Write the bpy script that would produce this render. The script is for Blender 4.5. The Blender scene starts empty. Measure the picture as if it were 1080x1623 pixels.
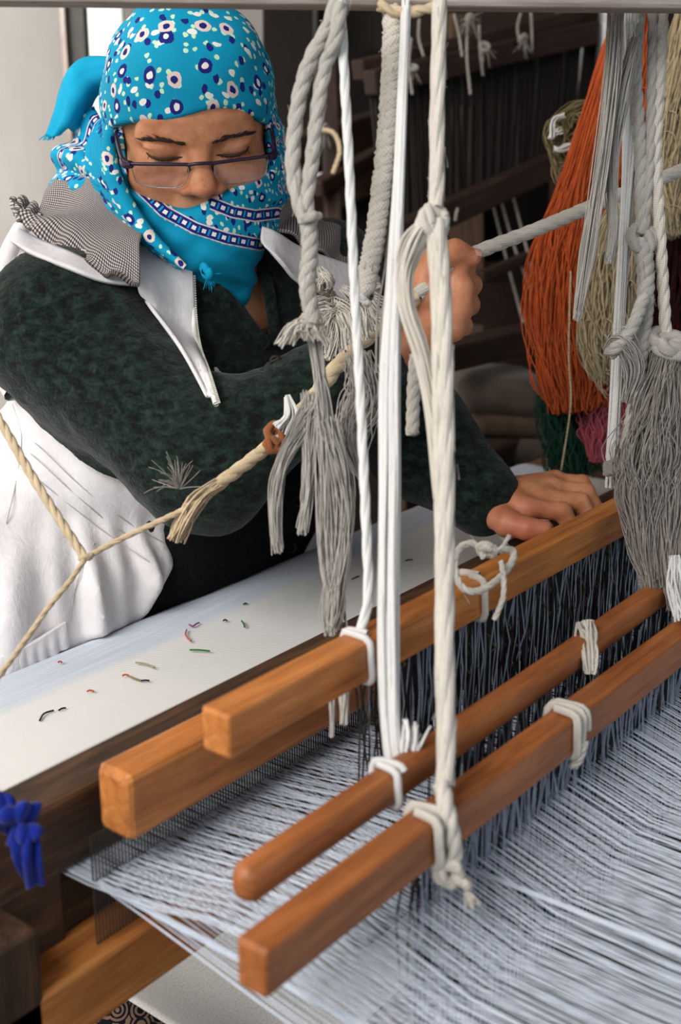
import bpy, math, random
import numpy as np
random.seed(7); rng = np.random.default_rng(7)
S = bpy.context.scene
COL = S.collection

# ------------------------------------------------------------------ camera
FPX = 2000.0; W, H = 1080, 1623
PIT = math.atan2(631, 2000); YAW = math.radians(37.9)
hv = np.array([math.cos(YAW), math.sin(YAW), 0.0]); RV = np.array([math.sin(YAW), -math.cos(YAW), 0.0])
FW = hv*math.cos(PIT) + np.array([0, 0, -math.sin(PIT)]); UP = hv*math.sin(PIT) + np.array([0, 0, math.cos(PIT)])
CAM = np.array([0, 0, 1.30])
def P(u, v, d): return CAM + d*(FW + RV*(u-540)/FPX - UP*(v-811.5)/FPX)
def PL(*t): return np.array([P(*a) for a in t])
def proj(V):
    q = V - CAM; d = q @ FW
    return 540+FPX*(q @ RV)/d, 811.5-FPX*(q @ UP)/d, d
cd = bpy.data.cameras.new('camera'); cam = bpy.data.objects.new('camera', cd); COL.objects.link(cam)
cd.sensor_fit = 'VERTICAL'; cd.sensor_height = 36; cd.sensor_width = 24; cd.lens = FPX*36/H
cam.location = CAM; cam.rotation_euler = (math.pi/2-PIT, 0, YAW-math.pi/2)
cd.clip_start = 0.02
cd.dof.use_dof = True; cd.dof.focus_distance = 1.20; cd.dof.aperture_fstop = 5.6
S.camera = cam

# ------------------------------------------------------------------ light
wd = bpy.data.worlds.new('daylight'); S.world = wd; wd.use_nodes = True
wd.node_tree.nodes['Background'].inputs[0].default_value = (0.80, 0.90, 1.0, 1)
wd.node_tree.nodes['Background'].inputs[1].default_value = 0.75
def area(name, loc, to, sx, sy, power, col, spread=180):
    l = bpy.data.lights.new(name, 'AREA'); l.shape = 'RECTANGLE'; l.size = sx; l.size_y = sy; l.energy = power; l.color = col; l.spread = math.radians(spread)
    o = bpy.data.objects.new(name, l); COL.objects.link(o); o.location = loc
    from mathutils import Vector
    o.rotation_euler = (Vector(to)-Vector(loc)).to_track_quat('-Z', 'Y').to_euler()
    return o
area('window_daylight', (-1.1, 0.75, 2.35), (0.85, 0.80, 0.95), 1.5, 1.3, 66, (1.0, 0.965, 0.92))
area('wall_fill_light', (.1, 1.55, 2.6), (.95, 2.3, 1.25), .9, .6, 26, (1.0, 0.97, 0.94), 80)  # added fill lamp that brightens the back wall, not an actual window
vs = S.view_settings; vs.view_transform = 'Standard'; vs.look = 'None'; vs.gamma = 1; vs.use_curve_mapping = False; vs.exposure = 0.0

# ------------------------------------------------------------------ helpers
ORG = {}
def norm(v): return v/np.maximum(np.linalg.norm(v, axis=-1, keepdims=True), 1e-9)
def tag(o, label=None, cat=None, group=None, kind=None):
    if label: o['label'] = label
    if cat: o['category'] = cat
    if group: o['group'] = group
    if kind: o['kind'] = kind
    return o
def empty(name, loc, label, cat, group=None):
    o = bpy.data.objects.new(name, None); COL.objects.link(o); o.location = loc; o.empty_display_size = .05
    ORG[o] = np.array(loc, float); return tag(o, label, cat, group)
def mk(name, V, F, mat, parent=None, smooth=True, rest=None, attrs=None, origin=None):
    V = np.asarray(V, float)
    po = ORG[parent] if parent is not None else np.zeros(3)
    if origin is None:
        origin = np.array([(V[:, 0].min()+V[:, 0].max())/2, (V[:, 1].min()+V[:, 1].max())/2, V[:, 2].min()]) if parent is None else po
    me = bpy.data.meshes.new(name)
    if isinstance(F, np.ndarray):
        k = F.shape[1]; n = len(F)
        me.vertices.add(len(V)); me.vertices.foreach_set('co', (V-origin).astype(np.float32).ravel())
        me.loops.add(n*k); me.loops.foreach_set('vertex_index', F.astype(np.int32).ravel())
        me.polygons.add(n); me.polygons.foreach_set('loop_start', np.arange(0, n*k, k, dtype=np.int32))
        me.update(calc_edges=True)
    else:
        me.from_pydata((V-origin).tolist(), [], [list(map(int, f)) for f in F])
    me.polygons.foreach_set('use_smooth', np.full(len(me.polygons), smooth, dtype=bool))
    if rest is not None:
        a = me.attributes.new('rest', 'FLOAT_VECTOR', 'POINT'); a.data.foreach_set('vector', np.asarray(rest, np.float32).ravel())
    for k_, v_ in (attrs or {}).items():
        a = me.attributes.new(k_, 'FLOAT', 'POINT'); a.data.foreach_set('value', np.asarray(v_, np.float32).ravel())
    me.materials.append(mat); me.validate(); me.update()
    o = bpy.data.objects.new(name, me); COL.objects.link(o)
    if parent is not None: o.parent = parent
    o.location = origin-po; ORG[o] = np.array(origin, float)
    return o
def join(*vf):
    Vs, Fs, Rs, n = [], [], [], 0
    for t in vf:
        Vs.append(t[0]); Fs.append(np.asarray(t[1])+n); n += len(t[0])
        if len(t) > 2: Rs.append(t[2])
    return (np.concatenate(Vs), np.concatenate(Fs)) + ((np.concatenate(Rs),) if Rs else ())
def cat_rom(pts, n):
    pts = np.asarray(pts, float)
    if len(pts) == 2:
        t = np.linspace(0, 1, n)[:, None]; return pts[0]*(1-t)+pts[1]*t
    p = np.vstack([2*pts[0]-pts[1], pts, 2*pts[-1]-pts[-2]]); m = len(pts)-1
    s = np.linspace(0, m, n); i = np.minimum(s.astype(int), m-1); t = (s-i)[:, None]
    a, b, c, d = p[i], p[i+1], p[i+2], p[i+3]
    return .5*((2*b)+(c-a)*t+(2*a-5*b+4*c-d)*t**2+(3*b-a-3*c+d)*t**3)
def tubes(L, rad, sides=4, cap=True):
    """L: (N,M,3) polylines -> verts, quads, rest(along, angle, id)"""
    L = np.asarray(L, float)
    if L.ndim == 2: L = L[None]
    N, M, _ = L.shape
    T = norm(np.gradient(L, axis=1))
    ref = np.where(np.abs(T[:, :1, 2:3]) < .8, np.array([0, 0, 1.]), np.array([1., 0, 0]))
    ref = np.broadcast_to(ref, T.shape).copy()
    A = norm(np.cross(T, ref)); 
    bad = (A[:, 1:]*A[:, :-1]).sum(-1) < 0
    if bad.any():                       # parallel transport where the plain frame flips
        A[:, 0] = norm(A[:, 0])
        for j in range(1, M):
            a = A[:, j-1] - (A[:, j-1]*T[:, j]).sum(-1, keepdims=True)*T[:, j]; A[:, j] = norm(a)
    B = np.cross(T, A)
    rad = np.asarray(rad, float)
    if rad.ndim == 0: rad = np.full((N, M), rad)
    elif rad.ndim == 1: rad = np.broadcast_to(rad[None], (N, M)) if len(rad) == M else np.broadcast_to(rad[:, None], (N, M))
    th = np.arange(sides)*2*math.pi/sides
    V = L[:, :, None]+rad[:, :, None, None]*(np.cos(th)[None, None, :, None]*A[:, :, None]+np.sin(th)[None, None, :, None]*B[:, :, None])
    ln = np.concatenate([np.zeros((N, 1)), np.cumsum(np.linalg.norm(np.diff(L, axis=1), axis=-1), axis=1)], 1)
    rest = np.stack([np.broadcast_to(ln[:, :, None], (N, M, sides)), np.broadcast_to(th[None, None], (N, M, sides))*rad[:, :, None],
                     np.broadcast_to((np.arange(N)*.37)[:, None, None], (N, M, sides))], -1)
    idx = np.arange(N*M*sides).reshape(N, M, sides); nx = np.roll(idx, -1, 2)
    F = np.stack([idx[:, :-1], nx[:, :-1], nx[:, 1:], idx[:, 1:]], -1).reshape(-1, 4)
    if cap and sides == 4:
        F = np.concatenate([F, idx[:, 0, ::-1].reshape(-1, 4), idx[:, -1].reshape(-1, 4)])
    return V.reshape(-1, 3), F, rest.reshape(-1, 3)
def frames(c):
    T = norm(np.gradient(c, axis=0)); A = np.zeros_like(c)
    a = np.cross(T[0], [0.3, .9, .2]); A[0] = a/np.linalg.norm(a)
    for j in range(1, len(c)):
        a = A[j-1]-(A[j-1] @ T[j])*T[j]; A[j] = a/max(np.linalg.norm(a), 1e-9)
    return T, A, np.cross(T, A)
def rope(ctrl, r, plies=3, pitch=None, n=None, fuzz=0, sides=8, flat=1.0, wob=0.0):
    """twisted rope of plies round a centre line"""
    c = cat_rom(ctrl, 40); ln = np.linalg.norm(np.diff(c, axis=0), axis=1).sum()
    pitch = pitch or r*7
    n = n or int(max(16, min(260, ln/pitch*9)))
    c = cat_rom(ctrl, n)
    if wob:
        k = rng.normal(size=(max(4, n//12), 3))*wob; c = c+cat_rom(k, n)
    T, A, B = frames(c); s = np.concatenate([[0], np.cumsum(np.linalg.norm(np.diff(c, axis=0), axis=1))])
    L = []
    for k in range(plies):
        ph = 2*math.pi*(s/pitch+k/plies)
        L.append(c+(r*.40)*(np.cos(ph)[:, None]*A+flat*np.sin(ph)[:, None]*B))
    out = [tubes(np.array(L), r*(.66 if plies == 3 else .68 if plies == 2 else .6), sides)]
    if fuzz:
        N = fuzz; i = rng.integers(1, n-2, N); d = norm(rng.normal(size=(N, 3)))
        p0 = c[i]+d*r*.6; p1 = p0+d*r*rng.uniform(.3, .6, (N, 1))+T[i]*r*rng.normal(size=(N, 1)); p2 = p1+T[i]*r*rng.normal(size=(N, 1))*1.3+d*r*.2
        out.append(tubes(np.stack([p0, p1, p2], 1), .00022, 3, False))
    return join(*out)
def strands(ctrl, r, n=30, M=24, tr=.0006, spread=None, messy=.25, sides=3):
    """a loose bundle of thin strands along a centre line; spread = radius per control point"""
    sp = np.asarray(spread if spread is not None else [r]*len(ctrl), float)
    c = cat_rom(ctrl, M); T, A, B = frames(c)
    rr = np.interp(np.linspace(0, 1, M), np.linspace(0, 1, len(sp)), sp)
    ang = rng.uniform(0, 2*math.pi, n); q = np.sqrt(rng.uniform(0, 1, n))
    L = []; tt = np.linspace(0, 1, M)
    for k in range(n):
        w1 = cat_rom(rng.normal(size=(max(4, M//4), 2))*messy, M)
        l = c+(rr*(q[k]*math.cos(ang[k])+w1[:, 0]))[:, None]*A+(rr*(q[k]*math.sin(ang[k])+w1[:, 1]))[:, None]*B
        ts = np.linspace(rng.uniform(0, .02), 1-rng.uniform(0, .09), M); L.append(np.stack([np.interp(ts, tt, l[:, j]) for j in range(3)], 1))
    return tubes(np.array(L), tr, sides, False)
def tuft(c, axis, n, ln, tr, spread=.6, curl=.4, M=8):
    axis = norm(np.asarray(axis, float)); L = []
    for k in range(n):
        d = norm(axis+rng.normal(size=3)*spread); b = norm(rng.normal(size=3)); l = ln*rng.uniform(.45, 1.1); t = np.linspace(0, 1, M)[:, None]
        L.append(np.asarray(c)+d*l*t+b*l*curl*t**2*rng.uniform(.2, 1)+np.array([0, 0, -1.])*l*.25*t**2)
    return tubes(np.array(L), np.linspace(1, .5, M)*tr, 4)
def torus_knot_lump(c, r, tr, turns=3, seed=0, sides=8):
    g = np.random.default_rng(seed); t = np.linspace(0, 2*math.pi*turns, 26*turns)
    ax = norm(g.normal(size=3)); a = norm(np.cross(ax, [.2, .5, .8])); b = np.cross(ax, a)
    c = np.asarray(c)
    L = c+r*((1+.35*np.sin(t*1.5))*np.cos(t))[:, None]*a+r*((1+.3*np.cos(t*1.31))*np.sin(t))[:, None]*b+r*(.6*np.sin(t*.9+1))[:, None]*ax
    return tubes(L, tr, sides)
def fluff(c, locks, n=26, tr=.0006, w=.004):
    out = []
    for (d1, d2) in locks:
        c_ = np.asarray(c); out.append(strands([c_, c_+np.asarray(d1)*.55+rng.normal(size=3)*.003, c_+np.asarray(d1), c_+np.asarray(d2)], w, n, 12, tr, [w*.5, w, w*1.1, w*.7], .5))
    return join(*out)
def coil(xc, y, z, w, h, turns, r, pitch, phase=0.0):
    """cord wound round a bar lying along x"""
    t = np.linspace(0, turns, int(turns*28)); a = 2*math.pi*t+phase; c, s_ = np.cos(a), np.sin(a); k = (np.abs(c)**6+np.abs(s_)**6)**(-1/6)
    L = np.stack([xc+(t-turns/2)*pitch+.0012*np.sin(a*1.7), y+(w/2+r*.9)*c*k, z+(h/2+r*.9)*s_*k], 1); return L
def box(p0, p1, w, h, up=(0, 0, 1), bev=.003, seg=14, warp=0.0):
    """a bevelled bar from p0 to p1: w sideways, h along up; returns verts, quads, rest"""
    p0 = np.asarray(p0, float); p1 = np.asarray(p1, float); T = norm(p1-p0); A = norm(np.cross(np.asarray(up, float), T)); B = np.cross(T, A)
    ln = np.linalg.norm(p1-p0); a, b = w/2, h/2
    prof = []
    for sx, sy, st in ((1, 1, 0), (-1, 1, 1), (-1, -1, 2), (1, -1, 3)):
        for j in range(3):
            th = (st+j/2)*math.pi/2; prof.append((sx*(a-bev)+bev*math.cos(th), sy*(b-bev)+bev*math.sin(th)))
    prof = np.array(prof); k = len(prof)
    xs = np.concatenate([[0, bev*.4, bev], np.linspace(bev, ln-bev, seg)[1:-1], [ln-bev, ln-bev*.4, ln]]); sc = np.ones(len(xs)); 
    ins = np.zeros(len(xs)); ins[0] = ins[-1] = bev; ins[1] = ins[-2] = bev*.35
    V, Rr = [], []
    wob = cat_rom(rng.normal(size=(6, 2))*warp, len(xs))
    for x, i_, w_ in zip(xs, ins, wob):
        q = prof*np.array([1-i_/a, 1-i_/b])+w_
        V.append(p0+T*x+q[:, :1]*A+q[:, 1:]*B); Rr.append(np.column_stack([np.full(k, x), q]))
    V = np.concatenate(V); Rr = np.concatenate(Rr); M = len(xs)
    idx = np.arange(M*k).reshape(M, k); nx = np.roll(idx, -1, 1)
    F = np.stack([idx[:-1], nx[:-1], nx[1:], idx[1:]], -1).reshape(-1, 4)
    F = F[:, ::1]
    ce = []
    for row, fl in ((idx[0], True), (idx[-1], False)):
        for j in range(1, k-2, 2):
            f = [row[0], row[j], row[j+1], row[j+2]]; ce.append(f[::-1] if fl else f)
    return V, np.concatenate([F, np.array(ce)]), Rr
def grid_faces(nu, nv):
    i = np.arange(nu*nv).reshape(nu, nv)
    return np.stack([i[:-1, :-1], i[1:, :-1], i[1:, 1:], i[:-1, 1:]], -1).reshape(-1, 4)
def sheet(rows, nu, nv, thick=.002, disp=None):
    """rows of control points (equal counts) -> smooth cloth sheet with thickness; returns V,F,rest"""
    rows = [cat_rom(r, nv) for r in rows]; G = np.array(rows)
    G = np.stack([cat_rom(G[:, j], nu) for j in range(nv)], 1)
    du = np.linalg.norm(np.diff(G, axis=0), axis=-1).mean(1); dv = np.linalg.norm(np.diff(G, axis=1), axis=-1).mean(0)
    U = np.concatenate([[0], np.cumsum(du)])[:, None]+np.zeros((1, nv)); Vv = np.concatenate([[0], np.cumsum(dv)])[None]+np.zeros((nu, 1))
    N = norm(np.cross(np.gradient(G, axis=0), np.gradient(G, axis=1)))
    if disp is not None:
        G = G+N*disp(np.linspace(0, 1, nu)[:, None], np.linspace(0, 1, nv)[None])[..., None]
        N = norm(np.cross(np.gradient(G, axis=0), np.gradient(G, axis=1)))
    R = np.stack([U, Vv, U*0], -1).reshape(-1, 3)
    F = grid_faces(nu, nv); n = nu*nv
    V = np.concatenate([(G+N*thick/2).reshape(-1, 3), (G-N*thick/2).reshape(-1, 3)])
    i = np.arange(n).reshape(nu, nv); b = np.concatenate([i[0], i[1:, -1], i[-1, -2::-1], i[-2:0:-1, 0]]); b2 = np.roll(b, -1)
    Fs = np.stack([b, b2, b2+n, b+n], -1)
    return V, np.concatenate([F, F[:, ::-1]+n, Fs]), np.concatenate([R, R])

# ---- signed distance modelling
def smin(a, b, k): 
    h = np.clip(.5+.5*(b-a)/k, 0, 1); return b*(1-h)+a*h-k*h*(1-h)
def smax(a, b, k): return -smin(-a, -b, k)
def ell(p, c, r):
    q = (p-np.asarray(c, np.float32))/np.asarray(r, np.float32); k = np.sqrt((q*q).sum(-1)); q2 = q/np.asarray(r, np.float32)
    return k*(k-1)/np.maximum(np.sqrt((q2*q2).sum(-1)), 1e-6)
def cap(p, a, b, ra, rb=None):
    rb = ra if rb is None else rb; a = np.asarray(a, np.float32); b = np.asarray(b, np.float32); d = b-a
    t = np.clip(((p-a) @ d)/max(float(d @ d), 1e-9), 0, 1); q = p-a-t[..., None]*d
    return np.sqrt((q*q).sum(-1))-(ra+(rb-ra)*t)
def snet(f, lo, hi, res):
    lo = np.asarray(lo, float); n = np.ceil((np.asarray(hi)-lo)/res).astype(int)+1
    ax = [lo[i]+np.arange(n[i])*res for i in range(3)]
    val = np.empty(n, np.float32)
    for i in range(n[0]):
        g = np.stack(np.meshgrid([ax[0][i]], ax[1], ax[2], indexing='ij'), -1)[0].astype(np.float32); val[i] = f(g)
    s = val < 0
    acc = np.zeros(tuple(n-1)+(3,), np.float32); cnt = np.zeros(tuple(n-1), np.float32)
    sl = lambda o, d: tuple(slice(o[k], n[k]-1+o[k]) for k in range(3))
    for a in range(3):
        for o1 in (0, 1):
            for o2 in (0, 1):
                o = [0, 0, 0]; b, c = [k for k in range(3) if k != a]; o[b] = o1; o[c] = o2; e = list(o); e[a] = 1
                v0 = val[sl(o, 0)]; v1 = val[sl(e, 0)]; m = (v0 < 0) != (v1 < 0)
                t = np.where(m, v0/np.where(m, v0-v1, 1), 0); cnt += m
                acc[..., a] += np.where(m, t, 0); acc[..., b] += m*o1; acc[..., c] += m*o2
    act = cnt > 0; idm = -np.ones(act.shape, np.int64); idm[act] = np.arange(act.sum())
    ijk = np.argwhere(act); V = lo+(ijk+acc[act]/cnt[act][:, None])*res
    Fs = []
    for a in range(3):
        b, c = [(1, 2), (2, 0), (0, 1)][a]
        sa = [slice(None)]*3; sb = [slice(None)]*3; sa[a] = slice(0, n[a]-1); sb[a] = slice(1, n[a])
        s0, s1 = s[tuple(sa)], s[tuple(sb)]
        for m, rev in ((s0 & ~s1, False), (~s0 & s1, True)):
            e = np.argwhere(m); ok = (e[:, b] > 0) & (e[:, c] > 0) & (e[:, b] < n[b]-1) & (e[:, c] < n[c]-1); e = e[ok]
            if not len(e): continue
            def cell(db, dc):
                q = e.copy(); q[:, b] += db; q[:, c] += dc; return idm[q[:, 0], q[:, 1], q[:, 2]]
            f = np.stack([cell(-1, -1), cell(0, -1), cell(0, 0), cell(-1, 0)], -1)
            Fs.append(f[:, ::-1] if rev else f)
    return V, np.concatenate(Fs)
def sfun(p, fs, seed, amp=1.0):
    """cheap smooth pseudo noise: sum of sines"""
    g = np.random.default_rng(seed); o = 0
    for f in fs:
        for k in range(3):
            d = g.normal(size=3); d /= np.linalg.norm(d); o = o+np.sin(p @ (d*f).astype(np.float32)+g.uniform(0, 6.28))/3*(fs[0]/f)
    return o*amp

# ------------------------------------------------------------------ materials
def s2l(c): return tuple(((x/255)/12.92 if x/255 <= .04045 else ((x/255+.055)/1.055)**2.4) for x in c)+(1,)
class NT:
    def __init__(s, name):
        s.m = bpy.data.materials.new(name); s.m.use_nodes = True; s.t = s.m.node_tree; s.b = s.t.nodes['Principled BSDF']
    def n(s, typ, **kw):
        nd = s.t.nodes.new(typ)
        for k, v in kw.items():
            if k.startswith('_'): setattr(nd, k[1:], v)
            else:
                key = int(k[1:]) if k[0] == 'i' and k[1:].isdigit() else k.replace('__', ' ')
                if hasattr(v, 'is_output') or isinstance(v, bpy.types.NodeSocket): s.t.links.new(v, nd.inputs[key])
                else: nd.inputs[key].default_value = v
        return nd
    def link(s, a, k): s.t.links.new(a, s.b.inputs[k]) if isinstance(k, str) else s.t.links.new(a, k)
    def rest(s): return s.n('ShaderNodeAttribute', _attribute_name='rest').outputs['Vector']
    def attr(s, n): return s.n('ShaderNodeAttribute', _attribute_name=n).outputs['Fac']
    def obj(s): return s.n('ShaderNodeTexCoord').outputs['Object']
    def map(s, v, sc, rot=(0, 0, 0)): return s.n('ShaderNodeMapping', Vector=v, Scale=sc, Rotation=rot).outputs[0]
    def noise(s, v, sc, det=4, rough=.55, dist=0): return s.n('ShaderNodeTexNoise', Vector=v, Scale=sc, Detail=det, Roughness=rough, Distortion=dist).outputs[0]
    def ramp(s, fac, stops):
        r = s.n('ShaderNodeValToRGB', Fac=fac); e = r.color_ramp.elements
        while len(e) < len(stops): e.new(.5)
        for el, (p_, c_) in zip(e, stops): el.position = p_; el.color = c_ if len(c_) == 4 else s2l(c_)
        return r.outputs[0]
    def mix(s, f, a, b, typ='MIX'):
        nd = s.t.nodes.new('ShaderNodeMix'); nd.data_type = 'RGBA'; nd.blend_type = typ
        for k, v in ((0, f), (6, a), (7, b)):
            if isinstance(v, bpy.types.NodeSocket): s.t.links.new(v, nd.inputs[k])
            else: nd.inputs[k].default_value = v if k == 0 or len(v) == 4 else s2l(v)
        return nd.outputs[2]
    def math(s, op, a, b=0.0, c=0.0):
        nd = s.t.nodes.new('ShaderNodeMath'); nd.operation = op
        for k, v in enumerate((a, b, c)):
            if isinstance(v, bpy.types.NodeSocket): s.t.links.new(v, nd.inputs[k])
            else: nd.inputs[k].default_value = v
        return nd.outputs[0]
    def bump(s, h, st=.3, dist=.002): s.link(s.n('ShaderNodeBump', Height=h, Strength=st, Distance=dist).outputs[0], 'Normal')
    def fin(s, col, rough=.8, spec=.3):
        if isinstance(col, bpy.types.NodeSocket): s.link(col, 'Base Color')
        else: s.b.inputs['Base Color'].default_value = s2l(col)
        if isinstance(rough, bpy.types.NodeSocket): s.link(rough, 'Roughness')
        else: s.b.inputs['Roughness'].default_value = rough
        s.b.inputs['Specular IOR Level'].default_value = spec
        return s.m
def m_wood(name, c1, c2, c3, rough=.5, sc=1.0):
    k = NT(name); r = k.rest(); v = k.map(r, (6*sc, 75*sc, 75*sc))
    n1 = k.noise(v, 1.0, 6, .6, .6); n2 = k.noise(k.map(r, (9, 22, 22)), 1.0, 4)
    fine = k.noise(k.map(r, (30, 500, 500)), 1.0, 3)
    c = k.ramp(n1, [(.28, c1), (.5, c2), (.72, c3)])
    c = k.mix(k.math('MULTIPLY', k.ramp(n2, [(.48, (0, 0, 0)), (.7, (255, 255, 255))]), .55), c, c1)
    c = k.mix(.25, c, k.ramp(fine, [(.3, c1), (.7, c3)]))
    k.bump(k.math('ADD', n1, k.math('MULTIPLY', fine, .5)), .35, .0015)
    return k.fin(c, rough, .35)
def m_yarn(name, c1, c2, sc=300, rough=.9, bump=.5, weave=0.0):
    k = NT(name); r = k.rest(); n = k.noise(k.map(r, (160, 1500, 1)), 1.0, 3); n2 = k.noise(r, 26, 3)
    c = k.ramp(k.math('ADD', k.math('MULTIPLY', n, .55), k.math('MULTIPLY', n2, .45)), [(.3, c1), (.65, c2)])
    h = n
    if weave:
        sp = k.n('ShaderNodeSeparateXYZ', Vector=r); a = k.math('MULTIPLY', sp.outputs[0], 1900); b = k.math('MULTIPLY', sp.outputs[1], 1100)
        w = k.math('MULTIPLY', k.math('SINE', k.math('ADD', a, b)), k.math('SINE', k.math('SUBTRACT', a, b)))
        h = k.math('ADD', n, k.math('MULTIPLY', w, weave)); c = k.mix(k.math('MULTIPLY', k.ramp(w, [(.0, (255, 255, 255)), (.5, (0, 0, 0))]), .22), c, tuple(x*.72 for x in c1))
    k.bump(h, bump, .0012); k.b.inputs['Sheen Weight'].default_value = .15
    return k.fin(c, rough, .15)
def m_plain(name, col, rough=.6, spec=.4, metal=0, nsc=40, var=.12):
    k = NT(name); n = k.noise(k.obj(), nsc, 4); d = tuple(x*(1-var) for x in col); l = tuple(min(255, x*(1+var)) for x in col)
    k.b.inputs['Metallic'].default_value = metal
    return k.fin(k.ramp(n, [(.3, d), (.7, l)]), rough, spec)
M = {}
M['wood'] = m_wood('orange_wood', (124, 70, 34), (192, 116, 56), (220, 150, 84), .42)
M['wood_red'] = m_wood('reddish_wood', (104, 58, 30), (160, 92, 46), (184, 116, 66), .45)
M['wood_dark'] = m_wood('dark_wood', (30, 22, 17), (62, 44, 32), (110, 76, 48), .6)
M['wood_grey'] = m_wood('weathered_wood', (110, 92, 82), (160, 146, 136), (190, 178, 168), .8)
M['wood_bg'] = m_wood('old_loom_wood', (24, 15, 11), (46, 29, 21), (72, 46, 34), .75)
M['wood_bench'] = m_wood('bench_wood', (90, 62, 40), (130, 92, 60), (160, 120, 82), .6)
M['rope'] = m_yarn('cream_cotton_rope', (188, 178, 164), (226, 218, 206), weave=.6)
M['rope_white'] = m_yarn('white_cotton_tape', (212, 210, 206), (236, 234, 230), weave=.35)
M['rope_grey'] = m_yarn('grey_cotton_rope', (146, 140, 132), (196, 190, 181), weave=.3)
M['rope_dgrey'] = m_yarn('dirty_grey_rope', (104, 98, 92), (168, 160, 150))
M['cord'] = m_yarn('tan_cord', (176, 152, 116), (218, 198, 166))
M['leather'] = m_yarn('brown_leather', (110, 62, 34), (160, 98, 58))
M['orange'] = m_yarn('orange_wool', (156, 60, 16), (206, 94, 38), 60)
M['beige'] = m_yarn('beige_wool', (150, 130, 98), (204, 186, 150), 60)
M['olive'] = m_yarn('olive_wool', (96, 84, 52), (146, 130, 92), 60)
M['green'] = m_yarn('dark_green_wool', (6, 44, 34), (16, 74, 56), 60)
M['pink'] = m_yarn('pink_wool', (170, 66, 84), (214, 110, 122), 60)
M['maroon'] = m_yarn('maroon_wool', (50, 14, 18), (84, 26, 30), 60)
M['blue'] = m_yarn('royal_blue_cloth', (8, 20, 92), (18, 40, 140), 60)
M['warp'] = m_yarn('white_warp_thread', (170, 180, 196), (216, 223, 234), 100, .55, .1)
M['heddle'] = m_yarn('dark_heddle_thread', (26, 24, 23), (60, 57, 56), 40, .5, .2)
M['heddle_light'] = m_yarn('grey_heddle_thread', (104, 110, 122), (172, 180, 196), 40, .5, .2)
M['heddle_olive'] = m_yarn('olive_heddle_thread', (58, 52, 40), (116, 106, 84), 40, .6, .2)
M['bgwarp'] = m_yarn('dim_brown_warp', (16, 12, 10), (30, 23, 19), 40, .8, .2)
M['black'] = m_plain('black_bead', (18, 17, 18), .3, .5)
M['metal_dark'] = m_plain('dark_painted_steel', (58, 54, 48), .5, .5, .3)
M['steel'] = m_plain('bare_steel', (150, 150, 150), .4, .5, .8)
M['navy'] = m_plain('navy_cloth', (22, 22, 48), .9, .1)

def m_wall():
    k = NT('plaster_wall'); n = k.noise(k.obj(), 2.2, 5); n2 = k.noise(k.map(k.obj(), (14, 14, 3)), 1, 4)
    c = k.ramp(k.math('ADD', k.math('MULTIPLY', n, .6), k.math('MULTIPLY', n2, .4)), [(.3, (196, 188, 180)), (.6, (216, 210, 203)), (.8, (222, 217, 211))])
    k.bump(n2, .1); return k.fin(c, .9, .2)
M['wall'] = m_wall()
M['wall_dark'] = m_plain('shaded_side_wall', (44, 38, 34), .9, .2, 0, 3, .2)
M['floor'] = m_plain('concrete_floor', (96, 88, 80), .9, .2, 0, 6, .25)
M['ceiling'] = m_plain('ceiling_boards', (120, 104, 88), .9, .2, 0, 5, .2)
M['panel'] = m_plain('white_panel', (226, 224, 222), .7, .3, 0, 3, .04)

def m_cloth():
    k = NT('woven_white_cloth'); r = k.rest(); sep = k.n('ShaderNodeSeparateXYZ', Vector=r)
    w = k.n('ShaderNodeTexWave', _wave_type='BANDS', _bands_direction='DIAGONAL', Vector=r, Scale=210.0, Distortion=2.0, Detail=2.0).outputs[0]
    st = k.noise(k.map(r, (6, 320, 1)), 1, 3); edge = k.math('ADD', sep.outputs[1], k.math('MULTIPLY', k.noise(r, 20, 2), .012))
    f = k.ramp(edge, [(.112, (0, 0, 0)), (.128, (255, 255, 255))])
    cream = k.mix(.3, (225, 223, 219), k.ramp(w, [(.2, (210, 207, 202)), (.8, (232, 231, 228))]))
    blue = k.ramp(st, [(.3, (190, 198, 212)), (.7, (214, 219, 227))])
    k.bump(k.math('ADD', w, k.math('MULTIPLY', st, .6)), .25, .0012)
    return k.fin(k.mix(f, cream, blue), .85, .2)
M['cloth'] = m_cloth()
def m_lower():
    k = NT('plain_white_cloth'); n = k.noise(k.rest(), 500, 3); c = k.ramp(n, [(.3, (196, 192, 186)), (.7, (226, 223, 218))]); k.bump(n, .3, .001); return k.fin(c, .9, .2)
M['lower'] = m_lower()
def m_knit():
    k = NT('dark_green_knit'); r = k.obj(); n = k.noise(k.map(r, (1, 1, 1.6)), 85, 3, .6, .4); n2 = k.noise(r, 330, 3)
    c = k.ramp(k.math('ADD', k.math('MULTIPLY', n, .75), k.math('MULTIPLY', n2, .25)), [(.40, (14, 17, 16)), (.52, (25, 36, 31)), (.66, (38, 55, 47))])
    k.bump(k.math('ADD', n, k.math('MULTIPLY', n2, .7)), .6, .003); k.b.inputs['Sheen Weight'].default_value = .12
    return k.fin(c, .95, .1)
M['knit'] = m_knit()
def m_vest():
    k = NT('white_cotton_vest'); r = k.obj(); n = k.noise(r, 26, 4); f = k.noise(r, 900, 2)
    c = k.ramp(n, [(.3, (208, 203, 203)), (.7, (230, 226, 226))]); cr = k.noise(k.map(r, (1, 1, .5)), 60, 5, .6, 1.2); k.bump(k.math('ADD', k.math('ADD', n, cr), k.math('MULTIPLY', f, .12)), .32, .004)
    return k.fin(c, .9, .2)
M['vest'] = m_vest()
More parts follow.
